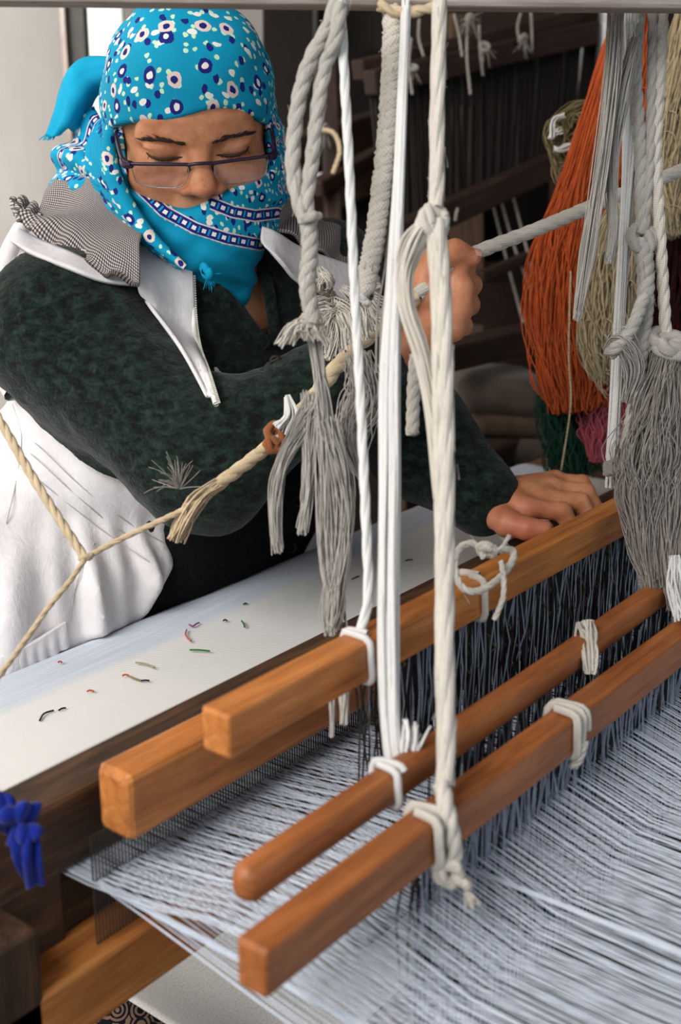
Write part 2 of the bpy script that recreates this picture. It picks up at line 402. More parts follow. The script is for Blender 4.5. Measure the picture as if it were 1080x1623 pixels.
def m_gingham():
    k = NT('brown_gingham'); r = k.rest(); sep = k.n('ShaderNodeSeparateXYZ', Vector=r)
    a = k.math('SINE', k.math('MULTIPLY', sep.outputs[0], 2200)); b = k.math('SINE', k.math('MULTIPLY', sep.outputs[1], 2200))
    s = k.math('ADD', k.math('GREATER_THAN', a, .1), k.math('GREATER_THAN', b, .1))
    c = k.ramp(k.math('MULTIPLY', s, .5), [(.0, (196, 188, 184)), (.5, (108, 98, 96)), (1.0, (44, 38, 40))])
    k.bump(k.noise(r, 700, 2), .2, .001); return k.fin(c, .9, .15)
M['gingham'] = m_gingham()
def m_skin():
    k = NT('tanned_skin'); r = k.obj(); n = k.noise(r, 60, 5); fr = k.noise(r, 330, 2)
    c = k.ramp(n, [(.3, (184, 116, 78)), (.55, (206, 140, 100)), (.75, (220, 158, 118))])
    c = k.mix(k.math('MULTIPLY', k.ramp(fr, [(.64, (0, 0, 0)), (.74, (255, 255, 255))]), .45), c, (124, 76, 52))
    red = k.attr('red'); c = k.mix(k.math('MULTIPLY', red, .55), c, (190, 96, 78))
    dk = k.attr('dark'); c = k.mix(dk, c, (66, 40, 30))
    k.b.inputs['Subsurface Weight'].default_value = .12; k.b.inputs['Subsurface Radius'].default_value = (.6, .25, .15); k.b.inputs['Subsurface Scale'].default_value = .01
    k.bump(k.math('ADD', k.noise(r, 900, 3), k.math('MULTIPLY', n, .6)), .18, .0012)
    return k.fin(c, .48, .4)
M['skin'] = m_skin()
def m_scarf():
    k = NT('turquoise_print_scarf'); r = k.rest(); base = k.mix(k.noise(r, 40, 3), (2, 132, 172), (10, 162, 198))
    w = k.n('ShaderNodeVectorMath', _operation='ADD', i0=r, i1=k.n('ShaderNodeVectorMath', _operation='SCALE', i0=k.n('ShaderNodeTexNoise', Vector=r, Scale=160.0).outputs[1], Scale=.0035).outputs[0]).outputs[0]
    navy, white, pink, lime = s2l((26, 34, 118)), s2l((236, 234, 226)), s2l((226, 206, 196)), s2l((196, 232, 196))
    col = base
    def vor(sc, vec=w, rnd=1.0):
        v = k.n('ShaderNodeTexVoronoi', _voronoi_dimensions='2D', Vector=vec, Scale=sc, Randomness=rnd); s = k.n('ShaderNodeSeparateColor', Color=v.outputs['Color'])
        return v.outputs['Distance'], s.outputs[0], s.outputs[1]
    def lt(a, b): return k.math('LESS_THAN', a, b)
    def gt(a, b): return k.math('GREATER_THAN', a, b)
    def AND(a, b): return k.math('MULTIPLY', a, b)
    d, a, b = vor(150); col = k.mix(AND(lt(d, .26), gt(a, .62)), col, lime)
    d, a, b = vor(118, k.map(w, (1, .75, 1), (0, 0, .7))); col = k.mix(AND(lt(d, .27), gt(a, .72)), col, navy)
    d, a, b = vor(125, k.map(w, (.7, 1, 1), (0, 0, .3))); col = k.mix(AND(lt(d, .27), gt(a, .74)), col, white)
    d, a, b = vor(50, w, .85)
    on = gt(a, .38); wf = gt(b, .5)
    col = k.mix(AND(on, lt(d, .26)), col, k.mix(wf, navy, pink)); col = k.mix(AND(on, lt(d, .12)), col, k.mix(wf, white, navy))
    # printed border bands (signed distance in metres stored on the mesh)
    for nm in ('band_a', 'band_b'):
        t = k.attr(nm); ab = k.math('ABSOLUTE', t)
        lnk = k.n('ShaderNodeSeparateXYZ', Vector=r)
        dia = k.math('ABSOLUTE', k.math('SINE', k.math('MULTIPLY', k.attr('along'), 300)))
        col = k.mix(lt(ab, .0062), col, pink); col = k.mix(lt(ab, .0048), col, navy)
        col = k.mix(AND(lt(ab, .0020), gt(dia, .8)), col, white)
        col = k.mix(AND(lt(ab, .0032), lt(dia, .3)), col, base)
    pl = k.attr('plain'); col = k.mix(pl, col, base)
    k.bump(k.noise(r, 900, 2), .12, .0008)
    return k.fin(col, .8, .2)
M['scarf'] = m_scarf()
def m_paisley():
    k = NT('paisley_print'); r = k.obj(); v = k.n('ShaderNodeTexVoronoi', Vector=r, Scale=60.0); wv = k.math('SINE', k.math('MULTIPLY', v.outputs['Distance'], 26)); n = k.noise(r, 120, 3)
    c = k.ramp(k.math('ADD', k.math('MULTIPLY', wv, .35), n), [(.42, (30, 26, 34)), (.52, (136, 108, 90))]); return k.fin(c, .9, .1)
M['paisley'] = m_paisley()
def m_lens():
    m = bpy.data.materials.new('spectacle_lens'); m.use_nodes = True; t = m.node_tree; t.nodes.clear()
    o = t.nodes.new('ShaderNodeOutputMaterial'); mx = t.nodes.new('ShaderNodeMixShader'); a = t.nodes.new('ShaderNodeBsdfTransparent'); g = t.nodes.new('ShaderNodeBsdfGlossy')
    a.inputs[0].default_value = (.95, .95, .95, 1); g.inputs['Roughness'].default_value = .02; mx.inputs[0].default_value = .06
    t.links.new(a.outputs[0], mx.inputs[1]); t.links.new(g.outputs[0], mx.inputs[2]); t.links.new(mx.outputs[0], o.inputs[0]); return m
M['lens'] = m_lens()
def m_frame():
    k = NT('purple_frame'); return k.fin((42, 26, 52), .3, .5)
M['frame'] = m_frame(); M['hair'] = m_plain('dark_brow_hair', (62, 44, 36), .6, .3)
M['nail'] = m_plain('finger_nail', (206, 150, 130), .35, .5)
M['zip'] = m_plain('ivory_zip', (232, 226, 214), .5, .4)
M['felt'] = m_yarn('grey_brown_felt', (56, 49, 43), (90, 80, 70), 30)
M['cardbox'] = m_plain('brown_slab', (80, 63, 52), .9, .2)

# ================================================================== structure
def plane_box(name, lo, hi, mat):
    lo = np.array(lo, float); hi = np.array(hi, float)
    V = np.array([[(lo, hi)[i][0], (lo, hi)[j][1], (lo, hi)[k][2]] for i in (0, 1) for j in (0, 1) for k in (0, 1)])
    F = np.array([[0, 1, 3, 2], [4, 6, 7, 5], [0, 4, 5, 1], [2, 3, 7, 6], [0, 2, 6, 4], [1, 5, 7, 3]])
    o = mk(name, V, F, mat, smooth=False); tag(o, kind='structure'); return o
plane_box('floor', (-2.5, -2.5, -.1), (3.4, 2.5, 0), M['floor'])
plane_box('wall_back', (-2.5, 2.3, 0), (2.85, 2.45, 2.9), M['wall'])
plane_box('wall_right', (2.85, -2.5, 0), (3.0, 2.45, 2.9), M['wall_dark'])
plane_box('ceiling', (-.6, -1.2, 2.9), (3.0, 2.45, 3.0), M['ceiling'])
# steel post and panel by the back wall
post = empty('steel_post', (*P(129, 150, 2.35)[:2], 0), 'dark steel angle post standing against the pale wall left of the headscarf', 'post')
pp = P(129, 150, 2.35)
b = box((pp[0], pp[1], 0), (pp[0], pp[1], 2.9), .034, .034, up=(hv[0], hv[1], 0), bev=.002); mk('post_web', *b[:2], M['metal_dark'], post, False, b[2])
q = pp-RV*.019-hv*.012; b = box((q[0], q[1], 0), (q[0], q[1], 2.9), .010, .05, up=(hv[0], hv[1], 0), bev=.002); mk('post_flange', *b[:2], M['wood_grey'], post, False, b[2])
pn = P(172, 120, 2.62); b = box((pn[0], pn[1], .3), (pn[0], pn[1], 2.2), .075, .02, up=(hv[0], hv[1], 0)); 
o = mk('white_board', *b[:2], M['panel'], None, False, b[2]); tag(o, 'narrow white board standing behind the post and headscarf', 'board')
pn = P(330, 60, 2.85); b = box((pn[0], pn[1], .0), (pn[0], pn[1], 2.3), .30, .02, up=(hv[0], hv[1], 0))
o = mk('grey_board', *b[:2], m_plain('grey_board', (150, 144, 138), .8, .2, 0, 3, .05), None, False, b[2]); tag(o, 'wide grey board leaning behind the blue headscarf', 'board')

# ================================================================== loom
XL, XR = .478, 1.62
# woven cloth over the breast beam
ys = list(np.linspace(.735, .895, 9)); rows = []
for x in np.linspace(XL+.005, XR-.01, 12):
    r = [(x, y, .800+.0015*math.sin(x*9+y*20)) for y in ys]
    for a in np.linspace(0, 1.0, 6)[1:]: r.append((x, .895+.045*math.sin(a*math.pi/2*1.0), .755+.045*math.cos(a*math.pi/2)))
    r.append((x, .935, .70)); rows.append(np.array(r))
V, F, R = sheet(rows, 120, 60, .0016)
o = mk('woven_cloth', V, F, M['cloth'], None, True, np.column_stack([R[:, 0], R[:, 1], R[:, 2]])); tag(o, 'finished white woven cloth stretched flat in front of the weaver', 'cloth')
bb = empty('breast_beam', (1.05, .90, 0), 'round wooden breast beam under the white woven cloth edge', 'beam')
V, F, R = tubes([[(x, .893, .755) for x in np.linspace(.15, 1.85, 20)]], .043, 24); mk('roller', V, F, M['wood_bench'], bb, True, R)
for x in (.2, 1.8):
    b = box((x, .893, 0), (x, .893, .73), .07, .07, up=(0, 1, 0)); mk('leg', *b[:2], M['wood_bench'], bb, False, b[2])
# cloth taken up below the warp
rows = []
for x in np.linspace(.617, 1.55, 15):
    dz = .010*math.sin(x*62)*(1 if x < .95 else .4)
    rows.append(np.array([(x, .545, .545+dz*.3), (x, .60, .550+dz), (x, .68, .553+dz), (x, .75, .556+dz*.8), (x, .81, .562+dz*.4), (x, .84, .59), (x, .852, .65), (x, .852, .71)]))
V, F, R = sheet(rows, 110, 60, .0018)
o = mk('lower_cloth', V, F, M['lower'], None, True, R); tag(o, 'pale rippled cloth stretched below the warp threads at lower left', 'cloth')
cr = empty('cloth_roller', (1.0, .545, 0), 'wooden cloth roller low under the warp holding the pale cloth', 'roller')
V, F, R = tubes([[(x, .545, .518) for x in np.linspace(.56, 1.66, 16)]], .026, 20); mk('roller', V, F, M['wood_bench'], cr, True, R)
for x in (.585, 1.64):
    b = box((x, .545, 0), (x, .545, .50), .03, .03, up=(0, 1, 0)); mk('stand', *b[:2], M['wood_bench'], cr, False, b[2])

# beater
bt = empty('beater', (1.0, .62, 0), 'brown wooden beater with reed swung over the warp beside the white cloth', 'beater')
b = box((.18, .632, .832), (1.72, .632, .832), .042, .056, bev=.004); mk('top_rail', *b[:2], M['wood_dark'], bt, False, b[2])
b = box((.497, .581, .858), (1.70, .581, .850), .032, .050, bev=.005); mk('handle_rail', *b[:2], M['wood'], bt, False, b[2])
b = box((.16, .597, .728), (1.72, .597, .728), .045, .050, bev=.004); mk('bottom_rail', *b[:2], M['wood'], bt, False, b[2])
for x in (.40, 1.69):
    b = box((x, .612, .02), (x, .612, .806), .05, .075, up=(0, 1, 0), bev=.004); mk('upright', *b[:2], M['wood_dark'], bt, False, b[2])
b = box((.17, .618, .768), (.474, .618, .768), .016, .084, bev=.003); mk('shuttle_box_side', *b[:2], M['wood_dark'], bt, False, b[2])
b = box((.470, .624, .766), (1.70, .624, .766), .014, .052, bev=.003); mk('race_board', *b[:2], M['wood_dark'], bt, False, b[2])
N = 380; xs = np.linspace(XL+.004, XR, N); L = np.stack([np.stack([xs, np.full(N, .588), np.full(N, .752)], 1), np.stack([xs, np.full(N, .588), np.full(N, .838)], 1)], 1)
V, F, R = tubes(L, .0009, 4); o = mk('reed', V, F, M['metal_dark'], bt, False, R); tag(o, 'dark fine-toothed reed', kind='stuff')
# blue ribbon knotted on the beater's left end
V, F, R = sheet([PL((0, 1262, .80), (28, 1266, .795), (62, 1290, .80)), PL((-6, 1290, .79), (26, 1300, .78), (66, 1318, .79)), PL((2, 1325, .80), (34, 1330, .79), (62, 1336, .80))], 30, 44, .002, lambda a, c: .0045*np.sin(11*a+9*c)+.002*np.sin(24*c))
V2, F2, R2 = sheet([PL((22, 1318, .79), (40, 1318, .785), (58, 1320, .79)), PL((30, 1360, .79), (44, 1362, .785), (60, 1360, .79)), PL((44, 1400, .80), (54, 1402, .795), (66, 1398, .80))], 30, 30, .002, lambda a, c: .004*np.sin(13*c+3*a))
V3, F3, R3 = tubes(PL((10, 1300, .79), (10, 1330, .80), (20, 1360, .84), (60, 1340, .86), (40, 1290, .86), (10, 1290, .81)), .006, 8)
V, F, R = join((V, F, R), (V2, F2, R2)); rb = mk('blue_ribbon', V, F, M['blue'], bt, True, R)

# heddle shafts
YA, ZA, YB, ZB, YC, ZC = .501, .929, .428, .879, .394, .857
def heddles(x0, x1, y, zt, zb, n, rad, parent, mat, nm, sway=.0015):
    t_ = np.linspace(0, 1, n); t_ = t_[(t_ > .16) | (rng.uniform(size=n) < t_/.16)]; n = len(t_); xs = x0+(x1-x0)*t_+rng.normal(size=n)*.0012; M_ = 6; zz = np.linspace(zt, zb, M_)
    L = np.zeros((n, M_, 3)); L[..., 0] = xs[:, None]+rng.normal(size=(n, M_))*sway; L[..., 1] = y+rng.normal(size=(n, M_))*sway*1.5; L[..., 2] = zz[None]
    V, F, R = tubes(L, rad, 3, False); o = mk(nm, V, F, mat, parent, False, R); tag(o, kind='stuff'); return o
shA = empty('heddle_shaft', (.82, YA, .70), 'raised orange-brown heddle bar nearest the weaver, cord loop knotted round it', 'heddle shaft', 'heddle shafts of the loom')
b = box((.515, YA, ZA), (1.135, YA, ZA), .024, .031, bev=.0025, warp=.0006); mk('shaft_bar', *b[:2], M['wood'], shA, False, b[2])
b = box((.66, YA, .70), (1.135, YA, .70), .02, .028, bev=.0025); mk('lower_bar', *b[:2], M['wood_dark'], shA, False, b[2])
heddles(.655, 1.13, YA, ZA-.012, .70, 420, .0009, shA, M['heddle'], 'heddle_threads')
heddles(.655, 1.13, YA-.003, ZA-.012, .70, 110, .0006, shA, M['heddle_light'], 'heddle_threads')
heddles(.66, 1.13, YA+.004, ZA-.012, ZA-.066, 130, .0009, shA, M['heddle_olive'], 'heddle_loops', .003)
shB = empty('heddle_shaft', (.82, YB, .68), 'middle heddle rod with rounded end, between the two flat bars', 'heddle shaft', 'heddle shafts of the loom')
b = box((.455, YB, ZB), (1.055, YB, ZB+.006), .019, .024, bev=.007, warp=.0004); mk('shaft_bar', *b[:2], M['wood_red'], shB, True, b[2])
b = box((.63, YB, .68), (1.05, YB, .68), .02, .026, bev=.0025); mk('lower_bar', *b[:2], M['wood_dark'], shB, False, b[2])
heddles(.63, 1.05, YB, ZB-.008, .68, 260, .0008, shB, M['heddle'], 'heddle_threads')
heddles(.63, 1.05, YB-.003, ZB-.008, .68, 70, .0006, shB, M['heddle_light'], 'heddle_threads')
shC = empty('heddle_shaft', (.85, YC, .655), 'lowest flat heddle bar in the foreground, white rope knotted round it', 'heddle shaft', 'heddle shafts of the loom')
b = box((.427, YC, ZC), (1.25, YC, ZC), .022, .031, bev=.0025, warp=.0005); mk('shaft_bar', *b[:2], M['wood_red'], shC, False, b[2])
b = box((.56, YC, .655), (1.25, YC, .655), .02, .028, bev=.0025); mk('lower_bar', *b[:2], M['wood_dark'], shC, False, b[2])
heddles(.555, 1.25, YC, ZC-.012, .655, 420, .0009, shC, M['heddle'], 'heddle_threads')
heddles(.555, 1.25, YC-.004, ZC-.012, .655, 230, .0007, shC, M['heddle_light'], 'heddle_threads')
b = box((.462, YC+.006, ZC-.021), (.60, YC+.006, ZC-.021), .006, .004, bev=.001); mk('wire_rod', *b[:2], M['metal_dark'], shC, False, b[2])

# warp threads in two sheds, from the cloth's fell through reed and heddles to the back beam
N = 1150; xs = np.linspace(XL, XR, N); g = np.random.default_rng(11)
def warp_set(sel, ye, ze, nm, label):
    x = xs[sel]; n = len(x); yy = [.737, .66, .588, (.588+ye)/2, ye, .33, .15, -.1, -.55]
    zz = [.800, .801, .802, .802+(ze-.802)*.5, ze, .790 if ze > .8 else .772, .788 if ze > .8 else .778, .795, .80]
    L = np.zeros((n, len(yy), 3)); L[..., 0] = x[:, None]+g.normal(size=(n, len(yy)))*.00005; L[..., 1] = yy; L[..., 2] = np.array(zz)[None]+g.normal(size=(n, 1))*.0012*np.array([0, .3, .5, 1, 1, 1, 1, 1, .2])+g.normal(size=(n, len(yy)))*.0001
    L[..., 0] += g.normal(size=(n, 1))*.0004
    L = np.stack([cat_rom(L[:, :, j].T, 17).T for j in range(3)], -1); V, F, R = tubes(L, .00034, 3, False); o = mk(nm, V, F, M['warp'], None, False, R); tag(o, label, 'warp threads', kind='stuff')
i = np.arange(N)
warp_set(i % 5 < 3, .44, .824, 'warp_threads', 'upper shed of white warp threads rising to the raised heddle bar')
warp_set(i % 5 >= 3, YC, .770, 'warp_threads', 'lower shed of white warp threads running under the low heddle bar')
# bright bundle of doubled threads
for (x0, nm, lab) in ((.482, 'warp_selvedge', 'thick white selvedge strand along the left edge of the warp'), (.655, 'warp_bundle', 'bright bundle of white threads crossing the warp at lower right')):
    L = [[(x0+.0011*k+.002*math.sin(k), .737, .800), (x0+.0011*k, .588, .802), (x0+.0009*k, YC, .800), (x0+.0012*k, .15, .802), (x0+.001*k, -.5, .80)] for k in range(5)]
    V, F, R = tubes(np.array(L), .0007, 5, False); o = mk(nm, V, F, M['warp'], None, True, R); tag(o, lab, 'thread bundle')
bk = empty('back_beam', (1.05, -.55, 0), 'round wooden back beam where the white warp threads end', 'beam')
V, F, R = tubes([[(x, -.55, .76) for x in np.linspace(.3, 1.8, 16)]], .04, 20); mk('roller', V, F, M['wood_bench'], bk, True, R)
for x in (.35, 1.75):
    b = box((x, -.55, 0), (x, -.55, .73), .06, .06, up=(0, 1, 0)); mk('leg', *b[:2], M['wood_bench'], bk, False, b[2])
# overhead beam
tb = empty('overhead_beam', P(540, -40, 1.0), 'blurred weathered wooden beam across the very top, ropes hang from it', 'beam')
b = box(P(-420, -48, .92), P(1500, -22, 1.10), .05, .045, bev=.004, warp=.0006); mk('beam_timber', *b[:2], M['wood_grey'], tb, False, b[2])
hang = [P(-400, -60, .92), P(1480, -60, 1.10)]
for k, h_ in enumerate(hang):
    b = box(h_+np.array([0, 0, .0]), (h_[0], h_[1], 2.9), .03, .03, up=(0, 1, 0)); mk('hanger', *b[:2], M['wood_grey'], tb, False, b[2])

# scraps of thread on the cloth
def PZ(u, v, z):
    r = FW+RV*(u-540)/FPX-UP*(v-811.5)/FPX; return CAM+r*(z-CAM[2])/r[2]
scr = [('black', 'long curved black thread scrap on the cloth at far left', [(63, 1142), (70, 1132), (85, 1126)], (24, 22, 24)),
       ('black', 'tiny black thread scrap beside the long curved black one', [(93, 1126), (98, 1124), (104, 1122)], (24, 22, 24)),
       ('green', 'straight bright green thread scrap on the white cloth', [(301, 1030), (316, 1031), (333, 1032)], (40, 120, 50)),
       ('green', 'short green scrap lying nearest the dark beater at right', [(383, 984), (386, 989), (388, 994)], (40, 120, 50)),
       ('pink', 'curved salmon thread scrap in the middle of the cloth', [(296, 998), (294, 1006), (298, 1013), (303, 1016)], (214, 110, 90)),
       ('pink', 'small purple-pink curl above the salmon scrap', [(300, 990), (306, 993), (312, 989), (316, 987)], (150, 70, 110)),
       ('orange', 'tiny orange scrap next to the olive thread', [(194, 1071), (199, 1070), (204, 1071)], (214, 80, 30)),
       ('olive', 'olive thread scrap with dark end on the cloth', [(205, 1072), (215, 1077), (225, 1079)], (140, 124, 80)),
       ('dark', 'short dark scrap at the end of the olive thread', [(224, 1079), (230, 1079), (237, 1079)], (30, 26, 28)),
       ('olive', 'pale olive scrap lying above the dark scrap', [(215, 1050), (230, 1053), (245, 1058)], (168, 154, 120)),
       ('orange', 'small orange speck close to the beater at left', [(138, 1096), (143, 1095), (149, 1096)], (200, 90, 50)),
       ('dark', 'dark speck on the cloth near the black skirt', [(386, 958), (389, 957), (392, 957)], (24, 20, 24)),
       ('dark', 'dark speck right of the salmon scrap', [(354, 984), (357, 983), (360, 984)], (24, 20, 24)),
       ('red', 'reddish scrap on the cloth right of the hanging grey strands', [(558, 918), (563, 916), (569, 913)], (150, 66, 46)),
       ('dark', 'dark scrap on the cloth between the white ropes', [(643, 889), (648, 888), (654, 887)], (30, 28, 34)),
       ('red', 'tiny red speck on the bluish cloth near the vest hem', [(92, 1050), (95, 1049), (98, 1050)], (200, 80, 70))]
for nm, lab, pts, c in scr:
    L = cat_rom(np.array([PZ(u, v, .8027) for u, v in pts]), 10); L[:, 2] += .0006*np.sin(np.linspace(0, 3, 10))
    V, F, R = tubes(L, .0009, 5); o = mk('thread_scrap', V, F, m_yarn('scrap_'+nm, tuple(x*.85 for x in c), c, 100), None, True, R); tag(o, lab, 'thread scrap', 'thread scraps on the cloth')
# ================================================================== ropes
def rope_thing(name, label, parts, cat='rope', group='ropes hanging from the beam'):
    """parts: list of (part name, (V,F,R), material); one mesh if single"""
    if len(parts) == 1:
        n, g_, m = parts[0]; o = mk(name, *g_[:2], m, None, True, g_[2]); return tag(o, label, cat, group)
    V = parts[0][1][0]; e = empty(name, (V[:, 0].mean(), V[:, 1].mean(), min(p[1][0][:, 2].min() for p in parts)), label, cat, group)
    for n, g_, m in parts: mk(n, *g_[:2], m, e, True, g_[2])
    return e
def bar_x(u, v, y):
    r_ = FW+RV*(u-540)/FPX-UP*(v-811.5)/FPX; return float((CAM+r_*(y-CAM[1])/r_[1])[0])
px = lambda w, d: w*d/FPX
# doubled twisted rope looping left
d = .95
rope_thing('twisted_rope', 'grey doubled twisted rope looping down beside the headscarf', [
    ('outer_strand', rope(PL((532, -5, d), (520, 40, d), (490, 95, d), (470, 170, d), (463, 260, d), (474, 320, d), (486, 350, d)), px(13, d), 3, .05, fuzz=60, wob=.0008), M['rope_grey']),
    ('inner_strand', rope(PL((540, 5, d-.01), (532, 60, d-.01), (516, 100, d), (502, 165, d), (492, 250, d), (486, 310, d), (490, 350, d)), px(12, d), 3, .05, fuzz=60, wob=.0008), M['rope_grey']),
    ('hitch', torus_knot_lump(P(492, 345, d-.005), px(11, d), px(6, d), 3, 4), M['rope_grey']),
    ('tail', rope(PL((490, 345, d), (494, 400, d), (488, 450, d), (492, 510, d)), px(14, d), 3, .03, fuzz=60, wob=.001), M['rope_grey']),
    ('frayed_end', fluff(P(488, 495, d), [(-RV*.012*k+np.array([0, 0, -.012]), -RV*.02*k+np.array([0, 0, -.02-.006*abs(k)])) for k in (-.8, -.3, .2, .7, 1.1)], 30), M['rope'])])
# white tape to heddle bar nearest weaver
d = .93
V, F, R = rope(PL((541, -5, .95), (545, 80, .95), (554, 250, .95), (563, 450, .94), (573, 640, .93), (580, 800, .92), (585, 930, .915), (580, 975, .91), (572, 1004, .905)), px(8.5, d), 3, .08, flat=.6, wob=.0004)
tie = tubes(coil(bar_x(592, 1015, YA-.014), YA, ZA, .024, .031, 1.15, .0026, .006, 1.0), .0026, 10)
rope_thing('white_tape', 'thin white tape from the beam tied to the raised heddle bar', [('tape', (V, F, R), M['rope_white']), ('tie', tie, M['rope_white'])])
# flat braided rope curving to the fray
d = 1.0
rope_thing('braided_rope', 'cream braided rope curving from the beam to the frayed tuft', [
    ('upper_length', rope(PL((624, -5, d), (622, 80, d), (616, 190, d), (606, 290, d), (596, 370, d), (584, 430, d), (576, 468, d)), px(17, d), 3, .022, fuzz=50), M['rope']),
    ('ring', torus_knot_lump(P(574, 470, d), px(12, d), px(5, d), 3, 9), M['rope_white'])])
d = .99
rope_thing('orange_flecked_band', 'cream band tied along the beam underside between two ropes', [('band', rope(PL((600, 8, d), (640, 20, d), (690, 12, d)), px(9, d), 2, .03), M['cord'])])
# pale strap behind
d = 1.0
rope_thing('grey_strap', 'soft grey strap hanging just right of the braided rope', [
    ('strap', strands(PL((634, 20, d), (632, 150, d), (628, 300, d), (624, 420, d), (612, 500, d), (606, 600, d)), px(11, d), 34, 30, .0013, [px(9, d), px(9, d), px(10, d), px(15, d), px(20, d), px(10, d)], .15, 4), M['rope_grey'])])
# thick white strap to the middle rod
d = .88
V, F, R = strands(PL((644, 0, .99), (638, 150, .975), (632, 300, .955), (626, 430, .94), (618, 600, .92), (618, 760, .91), (616, 900, .89), (616, 1040, .87), (620, 1160, .86), (632, 1235, .855), (636, 1275, .845)), px(16, d), 70, 34, .0016,
                  [px(6, d), px(6, d), px(7, d), px(10, d), px(16, d), px(16, d), px(15, d), px(14, d), px(13, d), px(13, d), px(7, d)], .10, 5)
tl = strands(PL((640, 1235, .85), (652, 1180, .85), (655, 1150, .86)), px(10, d), 26, 10, .0012, [px(6, d), px(14, d), px(18, d)], .3, 4)
wr = tubes(coil(bar_x(636, 1240, YB-.012), YB, ZB+.002, .019, .024, 1.2, .0026, .006, 1.2), .0026, 10)
rope_thing('white_strap', 'broad white strap running straight down to the middle heddle rod', [('strap', (V, F, R), M['rope_white']), ('loose_end', tl, M['rope_white']), ('wrap', wr, M['rope_white'])])
# thick cream rope to the foreground bar
d = .85
e = rope_thing('thick_cream_rope', 'thickest cream rope, knotted midway, ending in a knot on the foreground bar', [
    ('upper_length', rope(PL((698, -5, .93), (696, 100, .92), (694, 200, .915), (694, 290, .91), (692, 335, .90)), px(13, .9), 4, .16, fuzz=40, wob=.0006), M['rope']),
    ('knot', torus_knot_lump(P(688, 352, .90), px(17, .9), px(9, .9), 4, 21), M['rope']),
    ('lower_length', rope(PL((693, 350, .90), (700, 450, .89), (703, 600, .88), (704, 760, .87), (704, 900, .86), (704, 1050, .845), (706, 1160, .835), (704, 1245, .822)), px(15.5, .87), 4, .17, fuzz=60, wob=.0005), M['rope']),
    ('second_strand', rope(PL((684, 360, .90), (692, 480, .89), (694, 600, .88), (697, 760, .87), (699, 900, .86), (699, 1050, .846), (702, 1160, .836)), px(10, .87), 4, .15), M['rope']),
    ('side_loop', strands(PL((680, 350, .90), (656, 385, .90), (643, 430, .905), (646, 490, .905), (668, 560, .90), (684, 640, .895), (694, 740, .885), (700, 830, .875)), px(12, .9), 46, 30, .0013, [px(10, .9), px(18, .9), px(13, .9), px(12, .9), px(12, .9), px(11, .9), px(10, .9), px(5, .9)], .15, 4), M['rope']),
    ('bar_wrap', join(tubes(coil(bar_x(705, 1290, YC-.015), YC, ZC, .022, .031, 1.2, .0034, .008, 1.3), .0034, 10),
                      rope(PL((700, 1242, .815), (708, 1280, .805), (716, 1320, .805), (720, 1350, .81), (712, 1372, .815)), px(14, .82), 3, .04)), M['rope']),
    ('end_knot', join(torus_knot_lump(P(712, 1384, .81), px(15, .81), px(8, .81), 3, 30), torus_knot_lump(P(733, 1398, .81), px(11, .81), px(7.5, .81), 2, 33)), M['rope']),
    ('frayed_end', tuft(P(738, 1408, .81), P(748, 1434, .80)-P(736, 1404, .81), 40, .012, .0007, .35, .3), M['rope'])])
rope_thing('rope_stub', 'short cut rope stub hanging by the thick cream rope', [('stub', rope(PL((660, 560, .97), (656, 620, .97), (654, 688, .97)), px(11, .97), 3, .03), M['rope'])])
# grey strand cluster hanging centre
rope_thing('grey_strands', 'bundle of limp grey strands hanging above the cloth centre', [
    ('strand', strands(PL((492, 500, .97), (505, 580, .97), (514, 660, .97), (520, 760, .97), (524, 880, .97), (540, 1000, .96)), px(10, .97), 70, 30, .0005, [px(11, 1), px(9, 1), px(12, 1), px(16, 1), px(18, 1), px(10, 1)], .25), M['rope_grey']),
    ('strand', strands(PL((500, 640, .98), (470, 690, .98), (445, 740, .98), (436, 800, .98), (440, 880, .98)), px(9, .98), 70, 24, .0005, [px(18, 1), px(12, 1), px(9, 1), px(9, 1), px(8, 1)], .2), M['rope_grey']),
    ('strand', strands(PL((500, 620, .98), (492, 720, .98), (486, 800, .98), (478, 850, .98)), px(9, .98), 70, 24, .0005, [px(18, 1), px(10, 1), px(9, 1), px(8, 1)], .2), M['rope_grey']),
    ('strand', strands(PL((515, 660, .97), (540, 760, .97), (545, 850, .97), (530, 960, .96), (524, 1010, .95)), px(10, .97), 80, 24, .0005, [px(14, 1), px(18, 1), px(16, 1), px(14, 1), px(8, 1)], .3), M['rope_grey'])])
rope_thing('hanging_ends', 'two short rope ends showing under the raised heddle bar', [('rope_end', strands(PL((548, 1090, .93), (546, 1150, .93)), px(9, .93), 16, 8, .001, [px(8, 1), px(5, 1)], .2), M['rope']), ('rope_end', strands(PL((528, 1100, .94), (527, 1170, .94)), px(6, .93), 10, 8, .001, [px(5, 1), px(3, 1)], .2), M['rope_grey'])])
rope_thing('pale_tuft_strands', 'pale fluffy strands dangling behind the white tape below the tuft', [
    ('strand', strands(PL((566, 560, 1.03), (580, 620, 1.03), (560, 690, 1.03), (572, 760, 1.03)), px(26, 1), 140, 20, .0005, [px(16, 1), px(28, 1), px(20, 1), px(4, 1)], .35), M['rope_grey'])])
